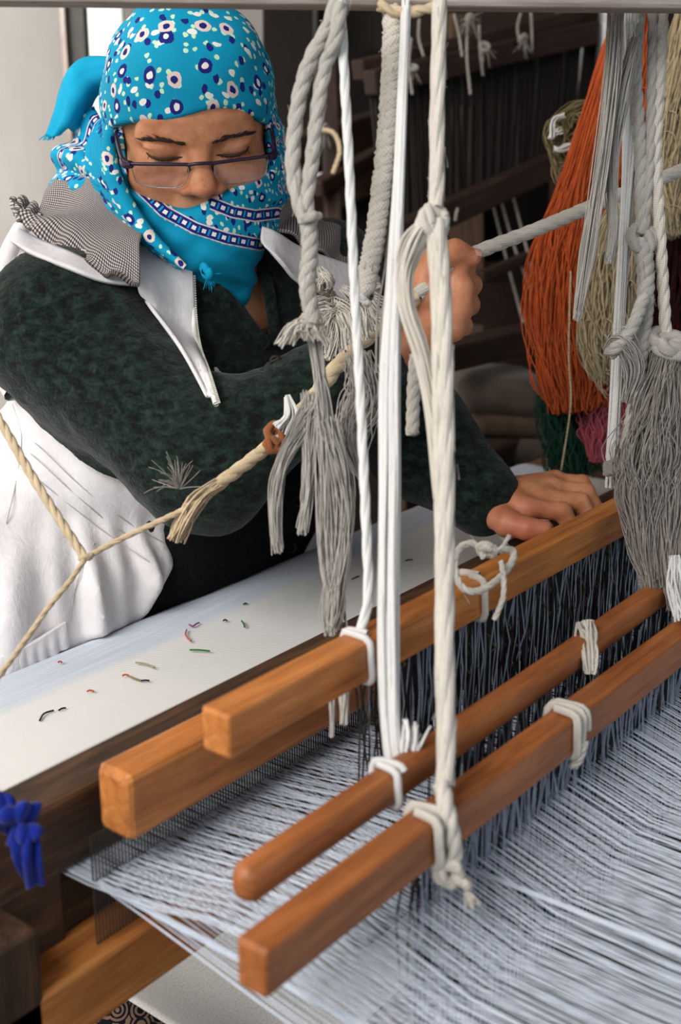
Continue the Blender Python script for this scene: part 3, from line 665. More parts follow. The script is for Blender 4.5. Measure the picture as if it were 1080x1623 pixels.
# pull cord: picking cord held in the fist
cordR = PL((1180, 222, 1.36), (1080, 270, 1.33), (960, 318, 1.29), (850, 364, 1.25), (752, 402, 1.215), (700, 432, 1.20), (660, 470, 1.19))
cordL = PL((660, 470, 1.19), (600, 520, 1.18), (540, 575, 1.15), (490, 640, 1.12), (445, 690, 1.09))
cordL2 = PL((440, 695, 1.09), (390, 735, 1.07), (340, 772, 1.05), (296, 806, 1.04))
cordT = PL((300, 804, 1.04), (240, 832, 1.03), (180, 860, 1.02), (140, 882, 1.01))
rope_thing('pull_cord', 'long pale picking cord gripped in the raised fist, running across the picture', [
    ('right_length', rope(cordR, px(12, 1.25), 4, .07, sides=8), M['rope']),
    ('middle_length', rope(cordL, px(13, 1.15), 3, .06), M['cord']),
    ('left_length', rope(cordL2, px(11, 1.07), 3, .05), M['cord']),
    ('thin_cord', rope(cordT, px(5, 1.03), 3, .03), M['cord']),
    ('leather_tie', join(torus_knot_lump(P(438, 688, 1.085), px(12, 1.09), px(6, 1.09), 3, 5), torus_knot_lump(P(432, 706, 1.08), px(9, 1.09), px(5, 1.09), 2, 6)), M['leather']),
    ('tape_end', strands(PL((446, 684, 1.08), (462, 660, 1.08), (455, 625, 1.08)), px(9, 1.1), 20, 10, .0012, [px(14, 1.1), px(10, 1.1), px(3, 1.1)], .2, 4), M['rope_white']),
    ('tuft', join(fluff(P(530, 470, 1.10), [(P(a, b, 1.08)-P(530, 470, 1.10), P(a2, b2, 1.08)-P(530, 470, 1.10)) for a, b, a2, b2 in [(510, 440, 502, 425), (520, 445, 508, 432), (505, 475, 486, 490), (510, 490, 480, 505), (515, 505, 500, 540), (525, 520, 515, 555), (530, 530, 520, 572), (540, 520, 545, 560), (545, 505, 560, 545), (550, 490, 580, 520)]], 44),
                  fluff(P(570, 482, 1.10), [(P(a, b, 1.08)-P(570, 482, 1.10), P(a2, b2, 1.08)-P(570, 482, 1.10)) for a, b, a2, b2 in [(590, 470, 610, 480), (590, 485, 612, 505), (585, 500, 600, 525), (575, 505, 580, 540), (560, 470, 540, 455), (590, 460, 605, 455)]], 40)), M['rope']),
    ('knot_splice', strands(PL((345, 768, 1.05), (310, 795, 1.04), (290, 830, 1.04), (278, 860, 1.04)), px(14, 1.04), 40, 12, .0009, [px(9, 1), px(15, 1), px(13, 1), px(14, 1)], .25), M['cord']),
    ('dry_fringe', tuft(P(285, 775, 1.05), P(262, 715, 1.05)-P(290, 790, 1.05), 40, .034, .0005, .55, .4), M['rope_dgrey'])], 'cord', 'cords at the left')
kx = P(136, 884, 1.01)
rope_thing('tan_cord', 'taut tan cord running from the left edge down to the small knot over the vest', [
    ('upper_length', rope(PL((-400, -10, .95), (-230, 290, .985), (-60, 575, 1.012), (0, 668, 1.015), (60, 770, 1.01), (134, 884, 1.008)), px(7.5, 1.01), 3, .035), M['cord']),
    ('knot', torus_knot_lump(kx, px(8, 1), px(4, 1), 2, 12), M['cord']),
    ('lower_length', rope(np.vstack([PL((136, 884, 1.008), (110, 922, .99), (75, 965, .97), (40, 1015, .95), (-30, 1110, .90)), [[.33, .632, .864]]]), px(4.5, .98), 3, .03), M['cord'])], 'cord', 'cords at the left')
# cord loop knotted on raised bar
d = 1.02
rope_thing('cord_loop', 'cream cord tied in an open loop with a knot round the raised heddle bar', [
    ('loop', rope(PL((768, 884, .985), (752, 862, .985), (730, 868, .98), (721, 895, .97), (732, 930, .962), (758, 937, .965), (790, 918, .975), (812, 890, .985), (812, 872, .99), (790, 872, .99)), px(6, .98), 3, .02, fuzz=25), M['rope']),
    ('knot', torus_knot_lump(P(772, 872, .985), px(10, .98), px(6, .98), 3, 44), M['rope']),
    ('tail', rope(PL((795, 890, .975), (799, 920, .965), (797, 950, .965), (784, 982, .97)), px(4.5, .97), 3, .02, fuzz=20), M['rope']),
    ('short_tail', rope(PL((778, 876, .985), (795, 868, .98), (808, 848, .98)), px(3.5, .97), 3, .02), M['rope']),
    ('back_wrap', tubes(coil(bar_x(772, 900, YA-.014), YA, ZA, .024, .031, 1.05, .0030, .004, 1.6), .0030, 10), M['rope'])], 'cord')
# wrap on foreground bar
d = .96
rope_thing('bar_lashing', 'short cream lashing wound round the foreground bar at right', [
    ('wrap', join(tubes(coil(bar_x(925, 1150, YC-.015), YC, ZC, .022, .031, 2.3, .0034, .0064, 1.2), .0034, 10), rope(PL((925, 1175, .945), (918, 1200, .95), (908, 1214, .955)), .0042, 3, .02)), M['rope'])], 'cord')
rope_thing('rod_tie', 'pale cord tie standing up from the middle heddle rod at right', [
    ('tie', strands(PL((925, 985, 1.03), (932, 1010, 1.025), (936, 1040, 1.01), (936, 1068, 1.01)), px(12, 1), 44, 12, .0012, [px(16, 1), px(14, 1), px(10, 1), px(8, 1)], .3, 4), M['rope'])], 'cord')
# ---- right-hand cluster
grp = 'ropes hanging at the right edge'
rope_thing('white_tape', 'straight white tape coming down at right past the hand to the bar end', [('tape', strands(PL((1002, 5, 1.12), (1000, 160, 1.14), (992, 330, 1.16), (984, 480, 1.18), (974, 640, 1.2), (966, 775, 1.21)), px(9, 1.15), 40, 26, .0014, [px(15, 1.1), px(14, 1.1), px(10, 1.1), px(8, 1.1), px(9, 1.1), px(9, 1.1)], .12, 5), M['rope_white'])], 'rope', grp)
rope_thing('grey_strands', 'blurred grey strands crossing the orange wool at right', [
    ('strand', strands(PL((978, 5, 1.10), (972, 120, 1.10), (954, 260, 1.10), (932, 400, 1.10), (914, 510, 1.10)), px(8, 1.1), 110, 22, .0005, [px(14, 1), px(14, 1), px(12, 1), px(12, 1), px(7, 1)], .2), M['rope_grey']),
    ('strand', strands(PL((1010, 60, 1.11), (985, 150, 1.11), (970, 260, 1.11), (972, 360, 1.11), (965, 420, 1.11)), px(8, 1.1), 110, 22, .0005, [px(10, 1), px(14, 1), px(10, 1), px(8, 1), px(6, 1)], .2), M['rope_grey'])], 'rope', grp)
rope_thing('grey_rope', 'plain grey rope hanging at far right from the beam to the big fluffy knot', [
    ('rope', rope(PL((1052, 0, 1.12), (1046, 130, 1.13), (1040, 240, 1.14), (1046, 360, 1.15), (1052, 460, 1.16), (1056, 530, 1.16)), px(10, 1.14), 3, .05), M['rope']),
    ('second_strand', rope(PL((1036, 0, 1.12), (1034, 130, 1.13), (1030, 260, 1.14), (1020, 370, 1.15)), px(9, 1.14), 3, .05), M['rope_grey'])], 'rope', grp)
rope_thing('knotted_rope', 'twisted grey rope with two knots hanging beside the white tape at right', [
    ('upper_length', rope(PL((1012, 20, 1.12), (1008, 130, 1.13), (1016, 240, 1.14), (1018, 370, 1.15)), px(11, 1.14), 3, .04), M['rope_grey']),
    ('upper_knot', torus_knot_lump(P(1018, 378, 1.15), px(15, 1.15), px(8, 1.15), 3, 51), M['rope_grey']),
    ('middle_length', rope(PL((1018, 380, 1.15), (1024, 430, 1.15), (1022, 500, 1.15), (1012, 580, 1.15), (1008, 640, 1.15), (996, 710, 1.15)), px(14, 1.15), 3, .03, fuzz=40), M['rope_grey']),
    ('side_twist', rope(PL((1022, 470, 1.14), (1002, 520, 1.13), (980, 548, 1.13), (968, 560, 1.14)), px(11, 1.15), 3, .03), M['rope_grey']),
    ('bow', strands(PL((965, 555, 1.14), (985, 540, 1.13), (1005, 580, 1.14), (992, 640, 1.15)), px(14, 1.1), 90, 14, .0006, [px(6, 1.1), px(16, 1.1), px(14, 1.1), px(8, 1.1)], .25), M['rope_grey'])], 'rope', grp)
rope_thing('fluffy_knot', 'big frayed dark-grey rope knot with shaggy tassels at the right edge', [
    ('knot', join(torus_knot_lump(P(1062, 545, 1.15), px(24, 1.15), px(10, 1.15), 3, 61), torus_knot_lump(P(1078, 570, 1.15), px(20, 1.15), px(10, 1.15), 3, 62)), M['rope_grey']),
    ('tassel', strands(PL((1060, 560, 1.15), (1045, 640, 1.15), (1030, 720, 1.15), (1026, 790, 1.15), (1030, 870, 1.14), (1040, 940, 1.13)), px(24, 1.15), 700, 26, .0005, [px(20, 1.1), px(34, 1.1), px(44, 1.1), px(38, 1.1), px(24, 1.1), px(14, 1.1)], .28), M['rope_dgrey']),
    ('second_tassel', strands(PL((1080, 580, 1.15), (1076, 680, 1.15), (1068, 780, 1.14), (1066, 880, 1.13), (1074, 970, 1.12)), px(20, 1.15), 450, 24, .0005, [px(16, 1.1), px(26, 1.1), px(24, 1.1), px(20, 1.1), px(10, 1.1)], .28), M['rope_dgrey']),
    ('waist_wrap', join(*[rope(PL((960, 738+6*k, 1.19), (990, 728+7*k, 1.17), (1020, 735+6*k, 1.15), (1050, 750+5*k, 1.14)), px(7, 1.15), 3, .02) for k in range(3)]), M['rope_dgrey']),
    ('bar_hook', rope(PL((1016, 760, 1.21), (1026, 790, 1.20), (1028, 820, 1.19), (1014, 848, 1.2)), px(8, 1.2), 3, .03), M['rope_grey'])], 'rope', grp)
rope_thing('side_strap', 'white strap hanging at the right edge beside the bar ends', [('strap', strands(PL((1068, 880, 1.1), (1072, 930, 1.1), (1080, 985, 1.1)), px(14, 1.1), 30, 12, .0012, [px(8, 1.1), px(14, 1.1), px(10, 1.1)], .2, 4), M['rope_white'])], 'rope', grp)
# ================================================================== background loom
bl = empty('background_loom', (*P(720, 300, 2.3)[:2], 0), 'dark second loom standing unlit behind the weaver and the ropes', 'loom')
def bar(nm, a, b_, w, h, mat, bev=.004):
    g_ = box(P(*a), P(*b_), w, h, bev=bev); return mk(nm, *g_[:2], mat, bl, False, g_[2])
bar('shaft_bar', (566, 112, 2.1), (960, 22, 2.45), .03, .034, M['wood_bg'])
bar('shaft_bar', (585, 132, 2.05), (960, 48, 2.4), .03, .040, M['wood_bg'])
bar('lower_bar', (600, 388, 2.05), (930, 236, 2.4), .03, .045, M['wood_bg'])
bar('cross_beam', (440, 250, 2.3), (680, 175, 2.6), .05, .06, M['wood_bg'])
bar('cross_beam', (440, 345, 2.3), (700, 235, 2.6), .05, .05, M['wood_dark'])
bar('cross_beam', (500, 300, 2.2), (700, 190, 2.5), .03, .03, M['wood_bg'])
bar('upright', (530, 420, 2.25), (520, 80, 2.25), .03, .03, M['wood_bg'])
bar('upright', (462, 760, 2.55), (456, -20, 2.55), .10, .05, m_plain('shade_black_wood', (26, 21, 18), .9, .2))  # added upright; background darkness is put into its near-black colour, not soot
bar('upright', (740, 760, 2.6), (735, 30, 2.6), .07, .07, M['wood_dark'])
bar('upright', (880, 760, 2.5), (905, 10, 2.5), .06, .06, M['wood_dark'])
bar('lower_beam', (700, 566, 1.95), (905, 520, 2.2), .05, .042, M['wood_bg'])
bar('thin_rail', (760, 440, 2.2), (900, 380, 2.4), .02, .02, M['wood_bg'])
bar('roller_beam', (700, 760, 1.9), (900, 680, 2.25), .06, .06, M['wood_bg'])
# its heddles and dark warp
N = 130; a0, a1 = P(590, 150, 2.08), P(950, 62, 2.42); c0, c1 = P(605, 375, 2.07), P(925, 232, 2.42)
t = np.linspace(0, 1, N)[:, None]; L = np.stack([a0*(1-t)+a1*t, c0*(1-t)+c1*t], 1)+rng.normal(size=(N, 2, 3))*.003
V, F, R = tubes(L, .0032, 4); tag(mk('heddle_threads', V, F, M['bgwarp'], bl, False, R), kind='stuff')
g_ = box(P(770, 250, 2.60)-RV*.34, P(770, 250, 2.60)+RV*.34, .01, .42); mk('shade_backing', *g_[:2], m_plain('dark_gap_black', (22, 19, 18), .95, .1), bl, False, g_[2])  # added near-black sheet, paints the dark gap behind the heddles
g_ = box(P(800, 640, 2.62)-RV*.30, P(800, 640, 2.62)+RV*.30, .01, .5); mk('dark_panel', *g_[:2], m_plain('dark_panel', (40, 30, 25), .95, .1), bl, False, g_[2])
for k, (u0, v0, u1, v1, dd) in enumerate([(760, 40, 766, 120, 2.15), (742, 25, 746, 150, 2.1), (720, 22, 733, 90, 2.1), (826, 20, 824, 66, 2.25), (842, 18, 844, 80, 2.25), (640, 30, 650, 115, 2.1), (665, 30, 672, 90, 2.12),
                                          (803, 270, 860, 490, 2.3), (790, 300, 850, 480, 2.3), (778, 310, 832, 520, 2.3), (652, 60, 654, 150, 2.05), (700, 330, 712, 420, 2.1), (726, 330, 722, 350, 2.1)]):
    m_ = [(u0+u1)/2+random.uniform(-5, 5), (v0+v1)/2]
    g_ = rope(PL((u0, v0, dd), (m_[0], m_[1], dd), (u1, v1, dd)), .0026, 3, .03); mk('tie_cord', *g_[:2], M['rope_dgrey'], bl, True, g_[2])
for (u, v, dd) in [(746, 30, 2.08), (768, 75, 2.12), (654, 108, 2.05), (830, 62, 2.22), (515, 205, 2.2)]:
    g_ = join(torus_knot_lump(P(u, v, dd), .006, .003, 2, int(u)), tuft(P(u, v, dd), (0, 0, -1), 12, .026, .001, .6, .4)); mk('cord_knot', *g_[:2], M['rope_dgrey'], bl, True, g_[2])
g_ = rope(PL((508, 205, 2.1), (530, 212, 2.1), (539, 240, 2.1), (528, 275, 2.1)), .004, 3, .03); mk('tie_cord', *g_[:2], M['cord'], bl, True, g_[2])
# steel poles
for (u, dd, lab) in ((922, 2.45, 'thin bare steel pole left of the orange wool'), (956, 2.4, 'steel pole just behind the top of the orange wool')):
    q = P(u, 130, dd); e = empty('steel_pole', (q[0], q[1], 0), lab, 'pole', 'steel poles behind the wool')
    V, F, R = tubes([[(q[0], q[1], z) for z in np.linspace(0, 2.9, 8)]], .007 if u < 940 else .016, 10); mk('tube', V, F, M['steel'], e, True, R)
    V, F, R = tubes([[(q[0], q[1], 0), (q[0], q[1], .012)]], .05, 12); mk('foot', V, F, M['metal_dark'], e, False, R)
# white shelf pieces behind head
g_ = box(P(500, 295, 2.55), P(640, 282, 2.6), .02, .05); tag(mk('pale_bundle', *g_[:2], M['panel'], None, False, g_[2]), 'pale cloth strip glimpsed between dark beams behind the ropes', 'cloth')
# folded felt and slab on a shelf
def slab(name, u, v, dd, w, h, dpt, mat, lab, cat, amp, seed, tilt=0):
    c = P(u, v, dd)
    def f(p):
        q = p-c.astype(np.float32); x = q @ RV.astype(np.float32); y = q @ hv.astype(np.float32); z = q[..., 2]-x*tilt
        dx = np.abs(x)-w/2+h*.45; dy = np.abs(y)-dpt/2+h*.45; dz = np.abs(z)-.05*h
        o = np.sqrt(np.maximum(dx, 0)**2+np.maximum(dy, 0)**2+np.maximum(dz, 0)**2)+np.minimum(np.maximum(np.maximum(dx, dy), dz), 0)-h*.45
        return o+sfun(q, [60, 130], seed, amp)
    r = max(w, dpt)*.75; V, F = snet(f, c-[r, r, h], c+[r, r, h], .006)
    tag(mk(name, V, F, mat, None, True, V-c), lab, cat)
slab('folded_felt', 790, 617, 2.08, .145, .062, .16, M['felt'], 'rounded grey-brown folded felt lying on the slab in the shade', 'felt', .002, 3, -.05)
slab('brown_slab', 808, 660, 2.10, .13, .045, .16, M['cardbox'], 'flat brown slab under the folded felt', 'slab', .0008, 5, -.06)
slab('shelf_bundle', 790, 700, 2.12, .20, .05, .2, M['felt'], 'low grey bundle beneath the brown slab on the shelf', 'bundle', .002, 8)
q = P(800, 728, 2.14)
sh = empty('low_shelf', (q[0], q[1], 0), 'low dark shelf carrying the felt and slabs in the background', 'shelf')
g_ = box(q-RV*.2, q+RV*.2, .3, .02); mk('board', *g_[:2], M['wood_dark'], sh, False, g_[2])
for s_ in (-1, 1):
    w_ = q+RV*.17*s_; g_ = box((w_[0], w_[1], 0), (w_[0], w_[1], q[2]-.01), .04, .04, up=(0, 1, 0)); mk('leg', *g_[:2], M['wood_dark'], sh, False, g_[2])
# yarn skeins
def skein(name, lab, ctrl, spread, n, mat, tr=.0008, messy=.16, loops=0, M_=30):
    V, F, R = strands(PL(*ctrl), .03, n, M_, tr, spread, messy)
    if loops:
        c = PL(*ctrl); L = []
        for k in range(loops):
            t_ = rng.uniform(.35, .98); p_ = cat_rom(c, 60)[int(t_*59)]+RV*rng.uniform(-.9, .9)*np.interp(t_, np.linspace(0, 1, len(spread)), spread)*.8-hv*rng.uniform(.0, .03); rr = rng.uniform(.006, .014); a = np.linspace(0, 5.2, 12)+rng.uniform(0, 6)
            L.append(p_+rr*np.cos(a)[:, None]*RV+rr*1.5*np.sin(a)[:, None]*np.array([0, 0, 1.])-hv*(.01*np.sin(a*2))[:, None])
        V, F, R = join((V, F, R), tubes(np.array(L), tr, 3, False))
    o = mk(name, V, F, mat, None, True, R); tag(o, lab, 'yarn', 'wool skeins on the right'); return o
skein('yarn_skein', 'large bright orange wool skein hanging loose at right', [(1000, -40, 1.62), (985, 60, 1.62), (955, 190, 1.6), (925, 330, 1.58), (905, 430, 1.56), (898, 530, 1.56), (910, 600, 1.56), (916, 655, 1.56)], [.008, .014, .024, .036, .046, .042, .040, .030], 800, M['orange'], loops=60)
skein('yarn_skein', 'thin orange wool strands at top right between the grey ropes', [(1040, -30, 1.6), (1030, 90, 1.6), (1015, 220, 1.58), (1005, 300, 1.58)], [.012, .012, .018, .03], 220, M['orange'], loops=14)
skein('yarn_skein', 'beige wool skein at the upper right corner', [(1110, -20, 1.55), (1090, 100, 1.55), (1068, 220, 1.54), (1052, 320, 1.54), (1060, 380, 1.54)], [.02, .026, .03, .03, .02], 440, M['beige'], loops=30)
skein('yarn_skein', 'lower beige wool skein hanging beneath the pull cord', [(985, 320, 1.50), (975, 400, 1.50), (965, 480, 1.5), (962, 560, 1.5), (968, 610, 1.5)], [.012, .030, .034, .030, .014], 420, M['beige'], loops=30)
skein('yarn_skein', 'olive wool coil with white threads left of the orange wool', [(948, 170, 1.66), (915, 185, 1.66), (893, 215, 1.66), (900, 260, 1.66), (905, 320, 1.66)], [.01, .018, .022, .018, .012], 150, M['olive'], loops=26)
V, F, R = strands(PL((875, 220, 1.63), (880, 190, 1.63), (896, 184, 1.63)), .005, 8, 10, .0016, [.004]*3, .3); V, F, R = join((V, F, R), strands(PL((878, 235, 1.63), (892, 236, 1.63), (912, 230, 1.63)), .005, 10, 10, .0016, [.004]*3, .3), strands(PL((876, 212, 1.63), (884, 208, 1.63), (892, 206, 1.63)), .005, 8, 10, .0016, [.004]*3, .3))
tag(mk('white_threads', V, F, M['rope_white'], None, True, R), 'few white threads wound round the olive wool coil', 'thread')
skein('yarn_skein', 'dark green wool skein under the orange wool', [(905, 560, 1.62), (895, 640, 1.62), (905, 700, 1.62), (910, 760, 1.62)], [.02, .034, .034, .03], 220, M['green'], loops=10)
skein('yarn_skein', 'pink wool tassel between the green skein and white tape', [(960, 590, 1.58), (958, 650, 1.58), (955, 690, 1.58), (950, 735, 1.58)], [.016, .03, .026, .012], 200, M['pink'])
skein('yarn_skein', 'dark maroon wool skein behind the grey ropes', [(1070, 280, 1.66), (1068, 400, 1.66), (1060, 520, 1.66), (1040, 640, 1.66), (1030, 740, 1.66)], [.03, .045, .05, .045, .04], 500, M['maroon'], loops=20)
skein('yarn_skein', 'blue wool scrap peeping out left of the orange wool', [(872, 420, 1.60), (862, 470, 1.6), (856, 540, 1.6), (860, 590, 1.6)], [.006, .008, .009, .005], 50, M['blue'])
g_ = rope(PL((905, 430, 1.5), (902, 560, 1.5), (905, 640, 1.5), (890, 745, 1.5)), .0012, 2, .01); tag(mk('loose_strand', *g_[:2], M['beige'], None, True, g_[2]), 'single tan strand trailing down over the orange wool', 'thread')
# yarn rail carrying the skeins
q0, q1 = P(900, -70, 1.62), P(1250, -70, 1.58)
yr = empty('yarn_rail', (*q0[:2], q0[2]), 'wooden rail from which the wool skeins at right hang', 'rail')
g_ = box(q0, q1, .03, .04); mk('rail', *g_[:2], M['wood_bg'], yr, False, g_[2])
for q in (q0, q1):
    g_ = box((q[0], q[1], q[2]+.02), (q[0], q[1], 2.9), .02, .02, up=(0, 1, 0)); mk('hanger', *g_[:2], M['wood_bg'], yr, False, g_[2])
# things under the loom at lower left
q = P(115, 1612, 1.45); g_ = box((q[0], q[1], 0), (q[0], q[1], .55), .03, .03, up=(hv[0], hv[1], 0)); 
tag(mk('pale_post', *g_[:2], M['wood_grey'], None, False, g_[2]), 'short pale post under the loom at the bottom left corner', 'post')

c_ = P(176, 1640, 1.36)
slab('navy_bag', 176, 1640, 1.36, .10, .16, .12, M['navy'], 'dark navy cloth bag hanging under the pale lower cloth', 'bag', .004, 4)
# ================================================================== the weaver
HC = P(306, 226, 1.275)                       # head centre
los = CAM-HC; los[2] = 0; los /= np.linalg.norm(los)
hy, hp, hr = math.radians(4), math.radians(14), math.radians(3.0)
side = np.cross([0, 0, 1.], los)              # image right
fh = los*math.cos(hy)+side*math.sin(hy); HY = fh*math.cos(hp)-np.array([0, 0, 1.])*math.sin(hp)
HX = np.cross([0, 0, 1.], fh); HZ = np.cross(HY, HX)
HX, HZ = HX*math.cos(hr)+HZ*math.sin(hr), HZ*math.cos(hr)-HX*math.sin(hr)
HM = np.stack([HX, HY, HZ], 1)                # local -> world
def hw0(p): return HC+np.asarray(p, float) @ HM.T
ZA_ = [-.35, -.100, -.024, .009, .0275, .30]; ZD_ = [-.365, -.115, -.047, -.0025, .0275, .30]     # face proportions
def hw(p):
    p = np.array(p, float); p[..., 2] = np.interp(p[..., 2], ZD_, ZA_); return hw0(p)
def wl(V): return (np.asarray(V)-HC) @ HM
RS, LS = np.array([.815, .985, 1.105]), np.array([1.135, .915, 1.115])
RE, LE = np.array([.836, .815, .985]), P(668, 705, 1.40)
RW, LW = P(655, 520, 1.225), P(765, 792, 1.345)
NB = np.array([.965, .985, 1.135])
weaver = empty('person', (.93, 1.10, 0), 'weaver in a turquoise flowered headscarf, glasses, green cardigan and white vest, pulling a cord', 'person')

def f_head(p):                                # local head space, metres
    ax = np.abs(p[..., 0]); q = np.stack([ax, p[..., 1], p[..., 2]], -1)
    d = ell(p, (0, -.018, .030), (.076, .096, .086))
    d = smin(d, ell(p, (0, .018, -.030), (.064, .072, .088)), .03)
    d = smin(d, ell(q, (.036, .050, -.036), (.031, .034, .032)), .022)          # cheeks
    d = smin(d, cap(q, (.010, .078, .028), (.046, .064, .025), .013, .011), .014)    # brow
    d = smin(d, ell(p, (0, .070, .045), (.05, .022, .03)), .02)                 # forehead
    d = smax(d, -ell(q, (.032, .096, .007), (.020, .014, .012)), .012)          # sockets
    d = smin(d, ell(q, (.032, .0755, .006), (.0155, .0125, .0115)), .004)      # lids over the eyes
    d = smin(d, ell(q, (.034, .0765, .0145), (.017, .009, .005)), .006)          # fold above the eye
    d = smin(d, ell(q, (.033, .0745, -.0085), (.017, .009, .006)), .008)        # bag below the eye
    n = cap(p, (0, .083, .016), (0, .107, -.032), .0085, .0125)
    n = smin(n, ell(q, (.0145, .0945, -.0385), (.0095, .0115, .0085)), .007)
    n = smax(n, -ell(q, (.0075, .1005, -.0475), (.0045, .006, .004)), .003)
    d = smin(d, n, .010)
    d = smin(d, ell(p, (0, .078, -.062), (.028, .014, .018)), .012)             # mouth mound
    d = smin(d, ell(p, (0, .072, -.098), (.026, .02, .018)), .015)              # chin
    d = smin(d, cap(p, (0, -.015, -.06), wl(NB)+[0, .0, 0], .052, .058), .03)   # neck
    d = smax(d, ell(q, (.024, .108, -.060), (.004, .05, .03))*-1-.004, .004) if False else d
    # creases: nasolabial
    d = d+.0010*np.exp(-((ax-.022-(-.040-p[..., 2])*.45)/.003)**2)*np.exp(-((p[..., 2]+.052)/.014)**2)*(p[..., 1] > .04)
    # crow lines on forehead
    d = d+.00035*np.sin(p[..., 2]*520)*np.exp(-((p[..., 2]-.05)/.012)**2)*(p[..., 1] > .03)
    return d
V, F = snet(f_head, (-.095, -.13, -.215), (.095, .13, .125), .0022)
dark = np.zeros(len(V)); red = np.exp(-(((np.abs(V[:, 0])-.034)/.02)**2+((V[:, 2]+.032)/.016)**2))*.5+np.exp(-((V[:, 0]/.012)**2+((V[:, 2]+.036)/.012)**2))*.55
q = np.abs(V[:, 0])-.032
dark += .36*np.exp(-((q/.018)**2+((V[:, 2]-.006)/.010)**2))*(V[:, 1] > .05)
dark += .8*np.exp(-(((np.abs(V[:, 0])-.0075)/.0045)**2+((V[:, 2]+.0470)/.0035)**2))*(V[:, 1] > .09)
parts = [(hw(V), F[:, ::-1])]; rd = [red*(V[:, 1] > .03)]; dk = [dark]
def carve(p, d):                              # nobody sinks into the breast beam
    y, z = p[..., 1], p[..., 2]
    d = smax(d, .047-np.sqrt((y-.893)**2+(z-.755)**2), .006)
    return smax(d, np.minimum(.942-y, .765-z) if True else d, .006)
# torso, arms and legs under the clothes
def f_torso(p, infl=0.0):
    d = ell(p, (.968, .995, 1.00), (.175, .125, .165))
    d = smin(d, ell(p, (.945, 1.065, .865), (.195, .150, .130)), .06)
    d = smin(d, ell(p, (.90, 1.14, .735), (.235, .185, .125)), .06)
    d = smin(d, cap(p, RS, LS, .062, .062), .06)
    d = smin(d, cap(p, NB-[0, 0, .03], NB, .065, .06), .04)
    return d-infl
KN, KN2 = np.array([.70, .84, .43]), np.array([1.02, .82, .43])
def f_legs(p):
    d = cap(p, (.82, 1.12, .70), KN, .095, .07); d = smin(d, cap(p, KN, KN+[0, .03, -.35], .065, .045), .03)
    d2 = cap(p, (1.0, 1.10, .70), KN2, .095, .07); d2 = smin(d2, cap(p, KN2, KN2+[0, .03, -.35], .065, .045), .03)
    for k in (KN, KN2): d = smin(d, cap(p, k+[0, .03, -.385], k+[0, -.13, -.395], .035, .03), .03)
    return np.minimum(d, d2)
def f_body(p):
    d = f_torso(p, -.011); d = smin(d, cap(p, RS, RE, .05, .042), .04); d = smin(d, cap(p, RE, RW, .042, .026), .02)
    d = smin(d, cap(p, LS, LE, .05, .042), .04); d = smin(d, cap(p, LE, LW, .042, .026), .02)
    return smin(d, f_legs(p)+.004, .05)
V, F = snet(f_body, (.50, .50, .0), (1.45, 1.42, 1.24), .013); parts.append((V, F)); rd.append(np.zeros(len(V))); dk.append(np.zeros(len(V)))
# hands
def hand_sdf(wrist, mcp, fingers, thumb, fore, rs=1.0):
    def f(p):
        d = cap(p, fore, wrist, .031*rs, .026*rs)
        pl_ = None
        for m in mcp:
            c = cap(p, wrist+(m-wrist)*.12, m, .0165*rs, .0120*rs); pl_ = c if pl_ is None else smin(pl_, c, .016)
        d = smin(d, pl_, .02)
        for (jts, r) in fingers:
            g_ = None
            for k in range(len(jts)-1):
                c = cap(p, jts[k], jts[k+1], r*(1-.07*k), r*(1-.07*(k+1))); g_ = c if g_ is None else smin(g_, c, .003)
            d = smin(d, g_, .0035)
        g_ = None
        for k in range(len(thumb)-1):
            c = cap(p, thumb[k], thumb[k+1], .0165*rs-.0025*k, .0165*rs-.0025*(k+1)); g_ = c if g_ is None else smin(g_, c, .005)
        return smin(d, g_, .006)+sfun(p, [260, 520], 5, .0004)
    return f
# right fist: thumb up, back of the hand to the viewer, fingers closed round the cord
nb = hv                                              # away from the viewer
mcpR = [P(722, 428, 1.212), P(732, 458, 1.208), P(729, 490, 1.208), P(718, 522, 1.212)]
fR = []
for k, m in enumerate(mcpR):
    ln = (.030, .033, .031, .025)[k]; r = (.0112, .0116, .0110, .0100)[k]
    a = m+RV*.012+nb*ln*.9; b_ = a-RV*ln*.85+nb*.010; c_ = b_-RV*.010-nb*.018
    fR.append(([m, a, b_, c_], r))
thR = [P(668, 470, 1.205), P(690, 414, 1.198), P(722, 399, 1.200), P(748, 409, 1.206)]
fr = hand_sdf(RW, mcpR, fR, thR, RW+(RE-RW)*.35)
allp = np.array(mcpR+thR+[RW, RW+(RE-RW)*.35]+[x for j, _ in fR for x in j]); V, F = snet(fr, allp.min(0)-.03, allp.max(0)+.03, .0022)
parts.append((V, F)); rd.append(.35*np.exp(-(np.linalg.norm(V-thR[-1], axis=1)/.018)**2)+.2); dk.append(np.zeros(len(V)))
